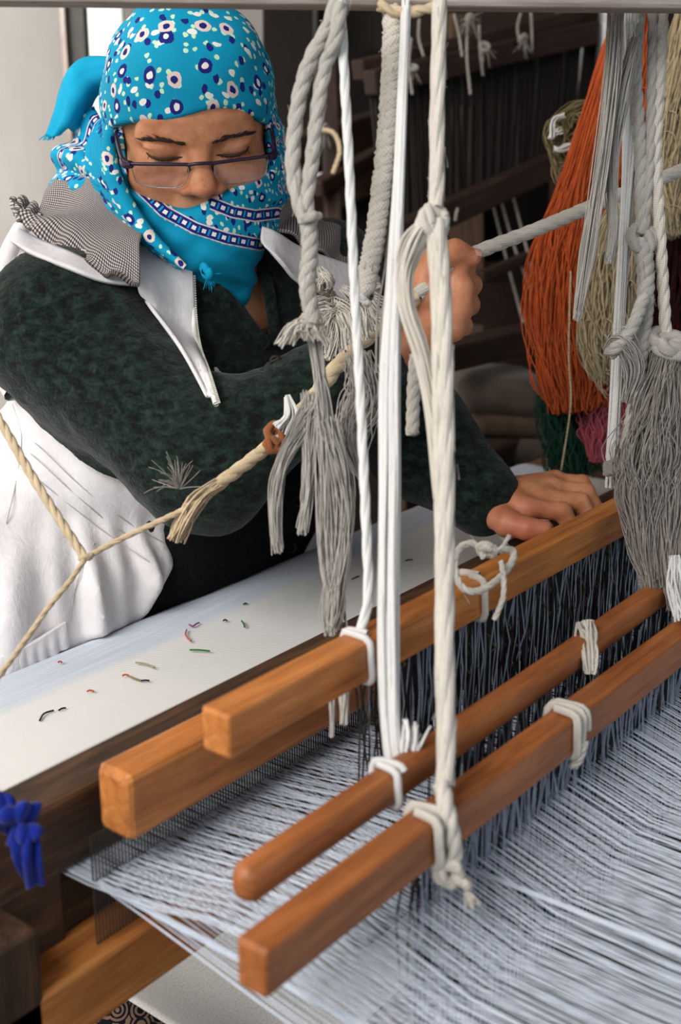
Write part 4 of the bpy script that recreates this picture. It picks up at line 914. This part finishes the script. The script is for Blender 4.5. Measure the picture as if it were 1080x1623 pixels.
# left hand resting over the beater's handle, fingers curling down over it
mcpL = [P(838, 806, 1.315), P(862, 790, 1.335), P(876, 775, 1.355), P(880, 762, 1.378)]
fL = []
for k, m in enumerate(mcpL):
    ln = (.036, .040, .037, .030)[k]; r = (.0105, .0108, .0102, .0092)[k]
    fdir = norm(np.array([.50, -.62, -.16])); a = m+fdir*ln+np.array([0, 0, .004]); b_ = a+norm(np.array([.25, -.45, -.85]))*ln*.7; c_ = b_+np.array([-.004, .006, -.02])
    fL.append(([m, a, b_, c_], r))
thL = [P(782, 812, 1.325), P(806, 830, 1.302), P(836, 838, 1.290), P(864, 838, 1.285)]
fl = hand_sdf(LW, mcpL, fL, thL, LW+(LE-LW)*.45, 1.0)
allp = np.array(mcpL+thL+[LW, LW+(LE-LW)*.45]+[x for j, _ in fL for x in j]); V, F = snet(fl, allp.min(0)-.032, allp.max(0)+.032, .0026)
parts.append((V, F)); rd.append(np.exp(-(np.linalg.norm(V-thL[2], axis=1)/.04)**2)); dk.append(np.zeros(len(V)))
V, F = join(*parts)
body = mk('body', V, F, M['skin'], weaver, True, None, {'red': np.concatenate(rd), 'dark': np.concatenate(dk)}); tag(body, 'tanned face, neck and hands')
# nails
def nail(c, nrm, along, w, l):
    nrm = norm(np.asarray(nrm)); al = norm(along-(along @ nrm)*nrm); sd = np.cross(nrm, al); u = np.linspace(-1, 1, 7); v = np.linspace(-1, 1, 7); G = np.array([[c+sd*w*a+al*l*b*(1-.15*a*a)+nrm*(.0006-.0022*a*a-.0010*b*b) for a in u] for b in v])
    return G.reshape(-1, 3), grid_faces(7, 7)
V, F = nail(thR[-1]+(-hv*.4+np.array([0, 0, .9]))*.0085+RV*.003, -hv*.5+np.array([0, 0, .85])+RV*.15, thR[-1]-thR[-2], .0055, .0065); mk('fingernail', V, F, M['nail'], body, True)

# brows, lash lines
L = []
for s_ in (-1, 1):
    for k in range(110):
        t = rng.uniform(0, 1); x = s_*(.012+.040*t); z = .0225+.006*math.sin(t*2.4)-.002*t+rng.normal()*.0016*(1-.5*t)
        y = .0880-.55*max(0, abs(x)-.010)**1.0*.45
        p0 = np.array([x, y+.002, z]); p1 = p0+np.array([s_*.006, -.0005, .0018+.001*rng.normal()])
        L.append([p0, (p0+p1)/2+[0, .0008, .0006], p1])
L = np.array(L)
# push the hairs onto the skin surface
def to_surface(pts, lift):
    pts = pts.reshape(-1, 3).copy()
    for _ in range(8): pts[:, 1] -= (f_head(pts.astype(np.float32))-lift)*.9
    return pts
L = to_surface(L, .0005).reshape(L.shape)
for L_ in (L[:110], L[110:]):
    V, F, R = tubes(hw(L_.reshape(-1, 3)).reshape(L_.shape), np.array([.00038, .00038, .0001]), 3, False); mk('eyebrow', V, F, M['hair'], body, True, R)
for s_ in (-1, 1):
    x = np.linspace(.016, .049, 16); z = -.0005-.0022*np.sin((x-.016)/.033*math.pi)+.0035*((x-.016)/.033)**2
    pts = to_surface(np.stack([s_*x, np.full(16, .085), z], 1), .0003); V, F, R = tubes(hw(pts), np.sin(np.linspace(.25, 2.9, 16))*.0018+.0002, 6); mk('eyelash', V, F, M['hair'], body, True, R)
    LL = []
    for k in range(22):
        i_ = rng.integers(2, 15); p0 = pts[i_]; LL.append([p0, p0+[s_*.001, .004, -.0022], p0+[s_*.0022, .0065, -.0025]])
    V, F, R = tubes(hw(np.array(LL).reshape(-1, 3)).reshape(-1, 3, 3), np.array([.0004, .0003, .0001]), 3, False); mk('eyelash', V, F, M['hair'], body, True, R)

# headscarf ------------------------------------------------------
def fold(p, seed, f, amp, d): 
    return amp*np.sin(p @ np.asarray(d, np.float32)*f+1.8*sfun(p, [22, 40], seed))
def f_cap(p):
    d = ell(p, (0, -.012, .037), (.0880, .110, .1045))
    d = smin(d, ell(p, (-.004, -.085, .0), (.075, .05, .075)), .03)
    ybar = np.clip(p[..., 1], -.12, .11)
    edge = .0500+.030*np.clip(p[..., 0]+.02, 0, .1)*0-.010*(p[..., 0]/.085)**2*1.0-(.085-ybar)*.34+.004*np.sin(p[..., 0]*60)
    d = d+fold(p, 3, 150, .0011, (.15, .35, 1.))+fold(p, 9, 95, .0009, (.5, .2, -.6))
    return smax(d, (edge-p[..., 2])*.85, .004)
def f_wrap(p):
    x, y, z = p[..., 0], p[..., 1], p[..., 2]; q = np.stack([np.abs(x), y, z], -1)
    d = ell(p, (.0, .002, -.030), (.0885, .098, .100))
    d = smin(d, ell(p, (0, .040, -.068), (.060, .066, .058)), .02)
    d = smin(d, cap(p, (.012, .050, -.090), (.030, .052, -.136), .044, .020), .03)       # gathered point under the chin
    d = smin(d, ell(p, (-.062, -.035, -.07), (.042, .075, .10)), .03)                     # side drape
    d = smin(d, ell(p, (.050, -.02, -.03), (.042, .07, .08)), .03)
    fo = .0030*np.sin((z*1.0+np.abs(x)*.9)*185+2*sfun(p, [25, 50], 4))+.0012*np.sin((z+x*.5)*330+2*sfun(p, [30], 8))
    d = d+fo*np.clip((.11-y)*14, .35, 1)
    # opening for the face: kept back from the lower edge
    low = -.0255-.012*np.exp(-((x+.020)/.028)**2)+.010*np.clip(x/.06, 0, 1)
    op = np.maximum(np.maximum(np.abs(x+.002)-(.0665+.0*z), low-z), .0-y-.02+.10*0)
    op = np.maximum(np.maximum(np.abs(x-.001)-.0690, (low-z)*.95), -.018-y)
    d = smax(d, -op, .006)
    return smax(d, z-.058+.25*np.clip(-y, 0, 1), .006)
def az_map(V):
    d = norm(V-np.array([0, -.01, -.02])); a = norm(np.array([0, .75, .66])); ex = np.array([1., 0, 0]); ey = np.cross(a, ex)
    th = np.arccos(np.clip(d @ a, -1, 1)); ph = np.arctan2(d @ ey, d @ ex); return np.stack([.105*th*np.cos(ph), .105*th*np.sin(ph), 0*th], 1)
def seg_dist(u, v, poly):
    """signed distance (px) and running length from points to an image polyline"""
    best = np.full(len(u), 1e9); sg = np.zeros(len(u)); al = np.zeros(len(u)); run = 0
    for (x0, y0), (x1, y1) in zip(poly[:-1], poly[1:]):
        dx, dy = x1-x0, y1-y0; l = math.hypot(dx, dy); t = np.clip(((u-x0)*dx+(v-y0)*dy)/l**2, 0, 1); dd = np.hypot(u-x0-t*dx, v-y0-t*dy); m = dd < best
        best = np.where(m, dd, best); sg = np.where(m, np.sign((u-x0)*dy-(v-y0)*dx), sg); al = np.where(m, run+t*l, al); run += l
    return best*sg, al
V, F = snet(f_cap, (-.11, -.15, -.08), (.11, .125, .145), .0026); n = len(V)
scarf = mk('headscarf', hw0(V), F[:, ::-1], M['scarf'], weaver, True, az_map(V), {'band_a': np.ones(n), 'band_b': np.ones(n), 'along': np.zeros(n), 'plain': np.zeros(n)}); tag(scarf, 'turquoise headscarf printed with small flowers')
V, F = snet(f_wrap, (-.125, -.13, -.20), (.115, .125, .08), .0024); n = len(V); Wv = hw0(V); u, v, dd = proj(Wv); m2 = dd/FPX
ba, al = seg_dist(u, v, [(205, 262), (222, 298), (260, 335), (310, 362), (360, 378), (412, 388), (440, 384)])
bb_, al2 = seg_dist(u, v, [(335, 322), (370, 336), (405, 342), (440, 338)])
fr_ = V[:, 1] > -.01
ba = np.where(fr_, ba*m2, 1); bb_ = np.where(fr_ & (u > 330), bb_*m2, 1)
pl_ = np.where(fr_ & (ba < -.006) & (ba > -1), 1.0, 0.0)
mk('scarf_wrap', Wv, F[:, ::-1], M['scarf'], scarf, True, az_map(V)*1.0, {'band_a': ba, 'band_b': bb_, 'along': al*m2, 'plain': pl_})
# pleats at the left temple running down to the neck
for k in range(6):
    t = k/5; off = -4+26*t
    pts = PL((186-off*.7, 168+t*10, 1.235+.012*k), (168-off, 230+t*8, 1.225+.014*k), (184-off*.9, 300, 1.215+.014*k), (232-off*.8, 372, 1.205+.012*k), (292-off*.5, 424, 1.20+.01*k))
    V, F, R = tubes(cat_rom(pts, 40), np.sin(np.linspace(.35, 2.8, 40))*.0085, 12); n = len(V); mk('scarf_pleat', V, F, M['scarf'], scarf, True, np.column_stack([V @ HX, V @ HZ, V[:, 0]*0]), {'band_a': np.ones(n), 'band_b': np.ones(n), 'along': np.zeros(n), 'plain': np.full(n, .35 if k % 2 else 0.)})
# knot tail flying out at the back
def scarf_sheet(nm, rows, nu, nv, disp=None, band=None):
    V, F, R = sheet([PL(*r) for r in rows], nu, nv, .0022, disp); n = len(V); b1 = np.ones(n)
    if band is not None: b1 = R[:, 1]-band
    return mk(nm, V, F, M['scarf'], scarf, True, R+np.array([.3, .1, 0]), {'band_a': b1, 'band_b': np.ones(n), 'along': R[:, 0], 'plain': np.full(n, .0 if nm == 'scarf_bunch' else 1.0)})
scarf_sheet('scarf_tail', [[(186, 92, 1.335), (190, 100, 1.325), (192, 116, 1.33), (194, 134, 1.345)], [(140, 92, 1.35), (140, 108, 1.33), (150, 130, 1.335), (160, 150, 1.36)], [(115, 108, 1.345), (116, 130, 1.325), (130, 155, 1.33), (146, 172, 1.355)], [(100, 140, 1.345), (104, 155, 1.325), (118, 178, 1.33), (138, 188, 1.35)], [(90, 178, 1.345), (98, 185, 1.33), (110, 198, 1.335), (124, 202, 1.35)], [(76, 216, 1.35), (84, 217, 1.34), (100, 205, 1.345), (114, 206, 1.355)]], 50, 26, lambda a, c: .0025*np.sin(c*11+2*a))
scarf_sheet('scarf_bunch', [[(150, 170, 1.36), (165, 200, 1.33), (180, 240, 1.30), (190, 270, 1.29)], [(118, 205, 1.36), (136, 225, 1.32), (158, 262, 1.295), (176, 290, 1.285)], [(94, 238, 1.36), (108, 250, 1.325), (138, 275, 1.30), (165, 300, 1.29)], [(84, 268, 1.365), (96, 274, 1.335), (124, 290, 1.31), (150, 305, 1.30)], [(86, 300, 1.375), (96, 300, 1.35), (115, 305, 1.33), (140, 310, 1.32)]], 46, 40, lambda a, c: .006*np.sin(a*14+c*4)+.002*np.sin(c*20), .03)
# ragged fringe of the tail
L = [[P(x, 206, 1.35), P(x-4, 214, 1.349), P(x-9+rng.normal()*2, 222, 1.348)] for x in np.linspace(76, 92, 14)]; V, F, R = tubes(np.array(L), .0006, 3, False); n = len(V)
mk('scarf_fringe', V, F, M['scarf'], scarf, True, R, {'band_a': np.ones(n), 'band_b': np.ones(n), 'along': np.zeros(n), 'plain': np.ones(n)})
# little knot under the chin
g_ = join(torus_knot_lump(P(328, 432, 1.21), .005, .004, 2, 3), tuft(P(330, 436, 1.21), (0, 0, -1), 20, .012, .0006, .5, .3)); n = len(g_[0])
mk('scarf_knot', *g_[:2], M['scarf'], scarf, True, g_[2], {'band_a': np.ones(n), 'band_b': np.ones(n), 'along': np.zeros(n), 'plain': np.ones(n)})

# glasses ---------------------------------------------------------
gl = empty('glasses', hw((0, .10, -.012)), None, None); gl.parent = weaver; gl.location = ORG[gl]-ORG[weaver]; tag(gl, 'half-rimmed glasses with dark purple top bar low on the nose')
gy, gz = .1085, -.0035
def gp(x, z): return (x, gy-.016*abs(x/.07)**2.0-.0, z-.0)
for s_ in (-1, 1):
    top = np.array([gp(s_*x, gz+.002-.0035*((x-.012)/.05)*0+.001*math.sin((x-.012)/.05*3)) for x in np.linspace(.012, .066, 14)])
    V, F, R = tubes(hw(top), .0017, 8); mk('rim_bar', V, F, M['frame'], gl, True, R)
    o_ = [(.0125, gz+.001), (.0125, gz-.012), (.019, gz-.0245), (.030, gz-.0275), (.048, gz-.0265), (.0605, gz-.0215), (.0635, gz-.010), (.065, gz+.001)]
    lo_ = cat_rom(np.array([gp(s_*x, z) for x, z in o_]), 50); V, F, R = tubes(hw(lo_), .00055, 6); mk('lens_rim', V, F, M['steel'], gl, True, R)
    c_ = lo_.mean(0); tp = top[::-1][:14]; ring = np.concatenate([lo_, cat_rom(tp, 20)[1:-1]]); nR = len(ring)
    fr2 = np.concatenate([ring+[0, .0006, 0], ring-[0, .0006, 0]]); Fc = [list(range(nR)), list(range(2*nR-1, nR-1, -1))]+[[a, (a+1) % nR, nR+(a+1) % nR, nR+a] for a in range(nR)]
    mk('lens', hw(fr2), Fc, M['lens'], gl, False)
    tm = np.array([gp(s_*.066, gz+.003), (s_*.0715, gy-.024, gz+.004), (s_*.0745, .060, gz+.013), (s_*.0765, .02, gz+.024), (s_*.078, -.005, gz+.028)])
    V, F, R = tubes(hw(cat_rom(tm, 20)), .0022, 8); mk('temple_arm', V, F, M['frame'], gl, True, R)
    hg = np.array([gp(s_*.064, gz+.001), (s_*.0705, gy-.018, gz-.001), (s_*.072, gy-.026, gz+.003)]); V, F, R = tubes(hw(cat_rom(hg, 8)), .0034, 8); mk('hinge', V, F, M['frame'], gl, True, R)
    pad = np.array([(s_*.0105, gy-.003, gz-.002), (s_*.0115, gy-.007, gz-.007), (s_*.0110, gy-.010, gz-.011)]); V, F, R = tubes(hw(cat_rom(pad, 8)), np.linspace(.0008, .0022, 8), 8); mk('nose_pad', V, F, M['frame'], gl, True, R)
br = np.array([gp(-.0125, gz+.001), (-.006, gy+.002, gz+.0035), (0, gy+.003, gz+.004), (.006, gy+.002, gz+.0035), gp(.0125, gz+.001)]); V, F, R = tubes(hw(cat_rom(br, 16)), .0017, 8); mk('bridge', V, F, M['frame'], gl, True, R)

def hit(f, pts, lift, d0=.95, d1=1.7):
    """lay (u, v) points on a surface, lift metres towards the viewer's side of it"""
    out = []
    for (u, v) in pts:
        ds = np.linspace(d0, d1, 260); q_ = np.array([P(u, v, d_) for d_ in ds]).astype(np.float32); val = f(q_); k = np.argmax(val < 0) if (val < 0).any() else int(np.argmin(val))
        out.append(P(u, v, ds[k]-lift))
    return np.array(out)
# cardigan ---------------------------------------------------------
def f_sleeves(p):
    d = cap(p, RS+[0, 0, -.012], RE, .074, .062); d = smin(d, cap(p, RE, RW+(RE-RW)*.22, .060, .038), .035)
    d2 = cap(p, LS+[0, 0, -.012], LE, .072, .058); d2 = smin(d2, cap(p, LE, LW+(LE-LW)*.06, .060, .043), .03)
    return np.minimum(d, d2)
vtip = P(432, 556, 1.325); va = P(338, 425, 1.262); vb = P(412, 405, 1.30)
vn1 = norm(np.cross(vtip-va, hv)); vn1 = vn1*np.sign(vn1 @ RV); vn2 = norm(np.cross(vtip-vb, hv)); vn2 = vn2*-np.sign(vn2 @ RV)
def f_cardi(p):
    w = sfun(p, [38, 75], 2, .004)
    d = smin(f_torso(p, .006), f_sleeves(p), .035)+w*.9+sfun(p, [160, 240], 6, .0012)
    cut = np.maximum(-((p-va) @ vn1.astype(np.float32)), -((p-vb) @ vn2.astype(np.float32)))    # inside the V where both positive
    cut = np.maximum(cut, (p-vtip) @ hv.astype(np.float32)-.05)
    d = smax(d, -cut, .004)
    return carve(p, smax(d, .70-p[..., 2], .01))
V, F = snet(f_cardi, (.56, .58, .69), (1.40, 1.40, 1.26), .0065)
card = mk('cardigan', V, F, M['knit'], weaver, True); tag(card, 'dark green knitted cardigan')
# front border of the cardigan and buttons
for pts in ([(330, 440), (352, 470), (380, 500), (405, 528), (420, 545)], [(412, 420), (424, 450), (432, 500), (438, 545)]):
    V, F, R = tubes(cat_rom(hit(f_cardi, pts, -.001, 1.0), 40), .0065, 10); mk('button_band', V, F, M['knit'], card, True, R)
mb = m_plain('dark_button', (60, 40, 40), .3, .5)
# skin and bead necklace in the V
ring = cat_rom(hit(f_body, [(340, 430), (352, 466), (366, 484), (377, 478), (382, 455), (382, 430)], .003), 30)
nk = empty('necklace', ring[8], None, None); nk.parent = weaver; nk.location = ORG[nk]-ORG[weaver]; tag(nk, 'black bead necklace')
for c in ring[::1]:
    th = np.linspace(-math.pi/2, math.pi/2, 7); V, F, R = tubes(np.stack([c+np.array([0, 0, 1.])*.0026*math.sin(x) for x in th]), .0026*np.cos(th)+1e-5, 8); mk('bead', V, F, M['black'], nk, True, R)
# dark skirt and legs
def f_skirt(p):
    d = ell(p, (.955, 1.045, .84), (.205, .150, .11)); d = smin(d, f_legs(p)-.022, .05); d = smin(d, ell(p, (.90, 1.14, .72), (.25, .195, .12)), .05)
    return smax(d+sfun(p, [30, 60], 12, .006), .12-p[..., 2], .01)
def f_belly(p): return carve(p, smax(smin(ell(p, (1.0, 1.04, .865), (.25, .155, .125)), ell(p, (.96, 1.06, .78), (.24, .15, .1)), .05)+sfun(p, [40, 80], 14, .005), .72-p[..., 2], .01))
V, F = snet(f_skirt, (.48, .66, .10), (1.26, 1.40, .80), .012); sk = mk('skirt', V, F, M['paisley'], weaver, True); tag(sk, 'beige paisley skirt over the knees')
V, F = snet(f_belly, (.66, .84, .70), (1.30, 1.26, 1.02), .008); ap = mk('dark_jumper', V, F, m_plain('black_wool', (20, 20, 22), .95, .1, 0, 200, .3), weaver, True); tag(ap, 'black jumper front below the cardigan')

f_front = lambda p: np.minimum(f_cardi(p), f_belly(p))
for c in hit(f_front, [(437, 573), (471, 795), (462, 868)], .002, 1.0):
    up_ = np.array([0, 0, 1.]); V, F, R = tubes(np.array([c-hv*.002, c, c+hv*.001]), np.array([.0045, .0062, .0062]), 16); bt_ = mk('button', V, F, mb, card, True, R)
# white vest --------------------------------------------------------
z0, z1 = P(228, 452, 1.16), P(345, 640, 1.10); zn = norm(np.cross(z1-z0, hv+np.array([0, 0, -.15]))); zn = zn*np.sign(zn @ RV)
y0, y1 = P(305, 845, 1.32), P(232, 975, 1.33); yn = norm(np.cross(y1-y0, hv)); yn = yn*np.sign(yn @ RV)
def f_vest(p):
    t_ = f_torso(p, .013)
    hip = ell(p, (.855, 1.095, .80), (.245, .195, .165)); hip = smin(hip, ell(p, (.80, 1.05, .83), (.19, .135, .13)), .04)
    waist = np.exp(-((p[..., 2]-.915+.25*(p[..., 0]-.75))/.028)**2)
    d = smin(t_, hip, .05)
    ang = np.arctan2(p[..., 1]-1.09, p[..., 0]-.90)
    lowf = np.clip((.94-p[..., 2])/.10, 0, 1)
    d = d+.0055*np.sin(ang*44+3*sfun(p, [14, 30], 3))*lowf*np.exp(-((p[..., 2]-.87)/.08)**2)+.020*(np.abs(np.sin(ang*9+1.6*sfun(p, [10, 22], 7)))-.5)*np.clip((.90-p[..., 2])/.06, 0, 1)+sfun(p, [30, 70], 9, .004)
    d = d+waist*.016
    arm = smin(cap(p, RS+[.0, -.005, -.01], RE, .083, .09), cap(p, RE, RW, .08, .06), .02); arm = np.minimum(arm, np.minimum(cap(p, LS+[0, 0, -.01], LE, .085), cap(p, LE, LW, .075)))
    d = smax(d, -arm, .006)
    cutf = (p-z0) @ zn.astype(np.float32)              # right of the zip line
    fb = (.955-p[..., 1])*.8                           # only in front
    op = np.minimum(cutf, smax(1.02-p[..., 1], -cutf*0+(-1.), .001))
    d = smax(d, np.minimum(cutf, (1.06-p[..., 1])), .004)
    d = smax(d, np.minimum(np.minimum((p-y0) @ yn.astype(np.float32), .93-p[..., 2]), 1.06-p[..., 1]), .006)
    d = smax(d, np.minimum(p[..., 0]-.98, 1.0-p[..., 2]), .006)
    return carve(p, smax(d, .765+.12*np.clip(p[..., 0]-.72, 0, 1)-p[..., 2], .006))
V, F = snet(f_vest, (.54, .80, .74), (1.34, 1.40, 1.24), .005)
vest = mk('vest', V, F, M['vest'], weaver, True); tag(vest, 'white cotton sleeveless vest')
# zipped front panel lying over the cardigan
f_under = lambda p: np.minimum(f_cardi(p), f_vest(p))
rows = [[(222, 352), (250, 358), (280, 372), (300, 392)], [(218, 400), (245, 410), (278, 424), (304, 440)], [(216, 446), (244, 462), (280, 485), (307, 505)],
        [(234, 482), (260, 505), (292, 530), (314, 552)], [(278, 545), (294, 560), (314, 578), (328, 592)], [(324, 620), (332, 628), (338, 634), (343, 640)]]
PR = [hit(f_under, r, .008+.004*min(k, 2)) for k, r in enumerate(rows)]
V, F, R = sheet(PR, 60, 30, .0035, lambda a, c: .002*np.sin(c*7+3*a)+.0015*np.sin(a*9)); mk('front_panel', V, F, M['vest'], vest, True, R)
edge = cat_rom(np.array([r[-1] for r in PR[1:]]), 70)+(-hv*.002); edge2 = edge
V, F, R = tubes(edge, .0028, 8); zp = mk('zip_tape', V, F, M['zip'], vest, True, R)
L = [[edge[k]-RV*.002, edge[k]+RV*.004+UP*.002] for k in range(0, 70)]; V, F, R = tubes(np.array(L), .0010, 4); mk('zip_teeth', V, F, M['zip'], zp, True, R)
# far side of the vest front
rows = [[(415, 360, 1.25), (440, 372, 1.26), (480, 392, 1.29), (550, 420, 1.34), (600, 440, 1.37)], [(414, 380, 1.245), (440, 400, 1.255), (480, 425, 1.28), (550, 450, 1.33), (600, 470, 1.36)], [(420, 392, 1.245), (446, 420, 1.25), (482, 450, 1.275), (550, 478, 1.325), (600, 500, 1.36)]]
V, F, R = sheet([PL(*r) for r in rows], 16, 40, .004, lambda a, c: .002*np.sin(c*9)); mk('front_panel', V, F, M['vest'], vest, True, R)
# gingham collar with ruffle, near side
def ruff(a, c): return .0055*np.sin(c*34+3*a)*np.clip((a-.62)/.38, 0, 1)+.005*np.sin(a*8+c*5)+.002*np.sin(c*14+a*4)
rows = [[(92, 290, 1.36), (118, 276, 1.34), (150, 286, 1.305), (190, 318, 1.26), (232, 352, 1.215)],
        [(80, 312, 1.335), (110, 300, 1.31), (146, 318, 1.27), (186, 352, 1.23), (226, 382, 1.20)],
        [(62, 330, 1.315), (92, 332, 1.29), (132, 350, 1.25), (176, 386, 1.21), (222, 410, 1.185)],
        [(40, 340, 1.305), (70, 352, 1.275), (112, 376, 1.235), (162, 410, 1.195), (216, 436, 1.17)],
        [(22, 322, 1.31), (44, 362, 1.275), (88, 392, 1.235), (150, 424, 1.19), (214, 446, 1.165)]]
V, F, R = sheet([PL(*r) for r in rows], 80, 110, .004, ruff); col = mk('collar', V, F, M['gingham'], vest, True, R); tag(col, 'ruffled brown gingham collar')
V, F, R = sheet([PL((18, 318, 1.312), (30, 316, 1.315), (52, 320, 1.32)), PL((22, 336, 1.305), (36, 334, 1.305), (60, 334, 1.312)), PL((30, 352, 1.295), (44, 350, 1.298), (66, 346, 1.305))], 20, 30, .005, lambda a, c: .004*np.sin(a*9+c*12)); mk('collar_tab', V, F, M['gingham'], vest, True, R)
# white border below the collar over the shoulder
f_cl = lambda p: np.minimum(f_cardi(p), f_vest(p))
rows = [hit(f_cl, [(30, 362), (60, 380), (110, 400), (160, 424), (222, 440)], .004), hit(f_cl, [(18, 384), (50, 402), (110, 426), (168, 447), (226, 453)], .007)]
V, F, R = sheet(rows, 8, 60, .004); mk('collar_border', V, F, M['vest'], vest, True, R)
# armhole edge at the back of the shoulder
V, F, R = tubes(cat_rom(PL((34, 362, 1.30), (14, 400, 1.285), (2, 450, 1.28), (-6, 520, 1.28), (-4, 580, 1.27), (20, 625, 1.25)), 40), .009, 10); mk('armhole_edge', V, F, M['vest'], vest, True, R)
# far collar
rows = [[(440, 318, 1.34), (480, 330, 1.37), (520, 352, 1.40), (560, 380, 1.42)], [(430, 338, 1.31), (475, 352, 1.34), (520, 378, 1.37), (560, 402, 1.40)], [(422, 352, 1.285), (470, 378, 1.31), (515, 404, 1.345), (558, 426, 1.38)]]
V, F, R = sheet([PL(*r) for r in rows], 40, 60, .004, lambda a, c: .003*np.sin(c*18+a*3)); mk('collar', V, F, M['gingham'], vest, True, R)
# stitched hem band, waist casing seams
rows = [hit(f_vest, [(-60, 1058), (0, 1040), (50, 1018), (104, 984)], .002), hit(f_vest, [(-60, 1078), (0, 1062), (52, 1040), (106, 1006)], .003), hit(f_vest, [(-60, 1100), (0, 1082), (54, 1058), (108, 1024)], .003)]
V, F, R = sheet(rows, 18, 70, .004, lambda a, c: .0016*np.sin(c*60)*a); mk('hem_band', V, F, M['vest'], vest, True, R)
ms = m_plain('grey_stitching', (176, 170, 166), .9, .1)
for pts in ([(-20, 640), (60, 706), (130, 772), (200, 826), (262, 862)], [(-20, 700), (50, 752), (110, 800), (170, 846), (236, 890)], [(-20, 664), (52, 722), (122, 786), (186, 838), (254, 872)], [(110, 985), (118, 940), (130, 900), (150, 860)], [(20, 640), (34, 690), (26, 760), (10, 830)]):
    V, F, R = tubes(cat_rom(hit(f_vest, pts, .0020), 60), .0005, 5); mk('seam', V, F, ms, vest, True, R)
# bench ---------------------------------------------------------------
bn = empty('bench', (.93, 1.18, 0), 'plain wooden bench the weaver sits on behind the cloth', 'bench')
g_ = box((.50, 1.18, .560), (1.40, 1.18, .560), .30, .035); mk('seat', *g_[:2], M['wood_bench'], bn, False, g_[2])
for x in (.54, 1.36):
    for y in (1.06, 1.30): g_ = box((x, y, 0), (x, y, .543), .05, .05, up=(0, 1, 0)); mk('leg', *g_[:2], M['wood_bench'], bn, False, g_[2])
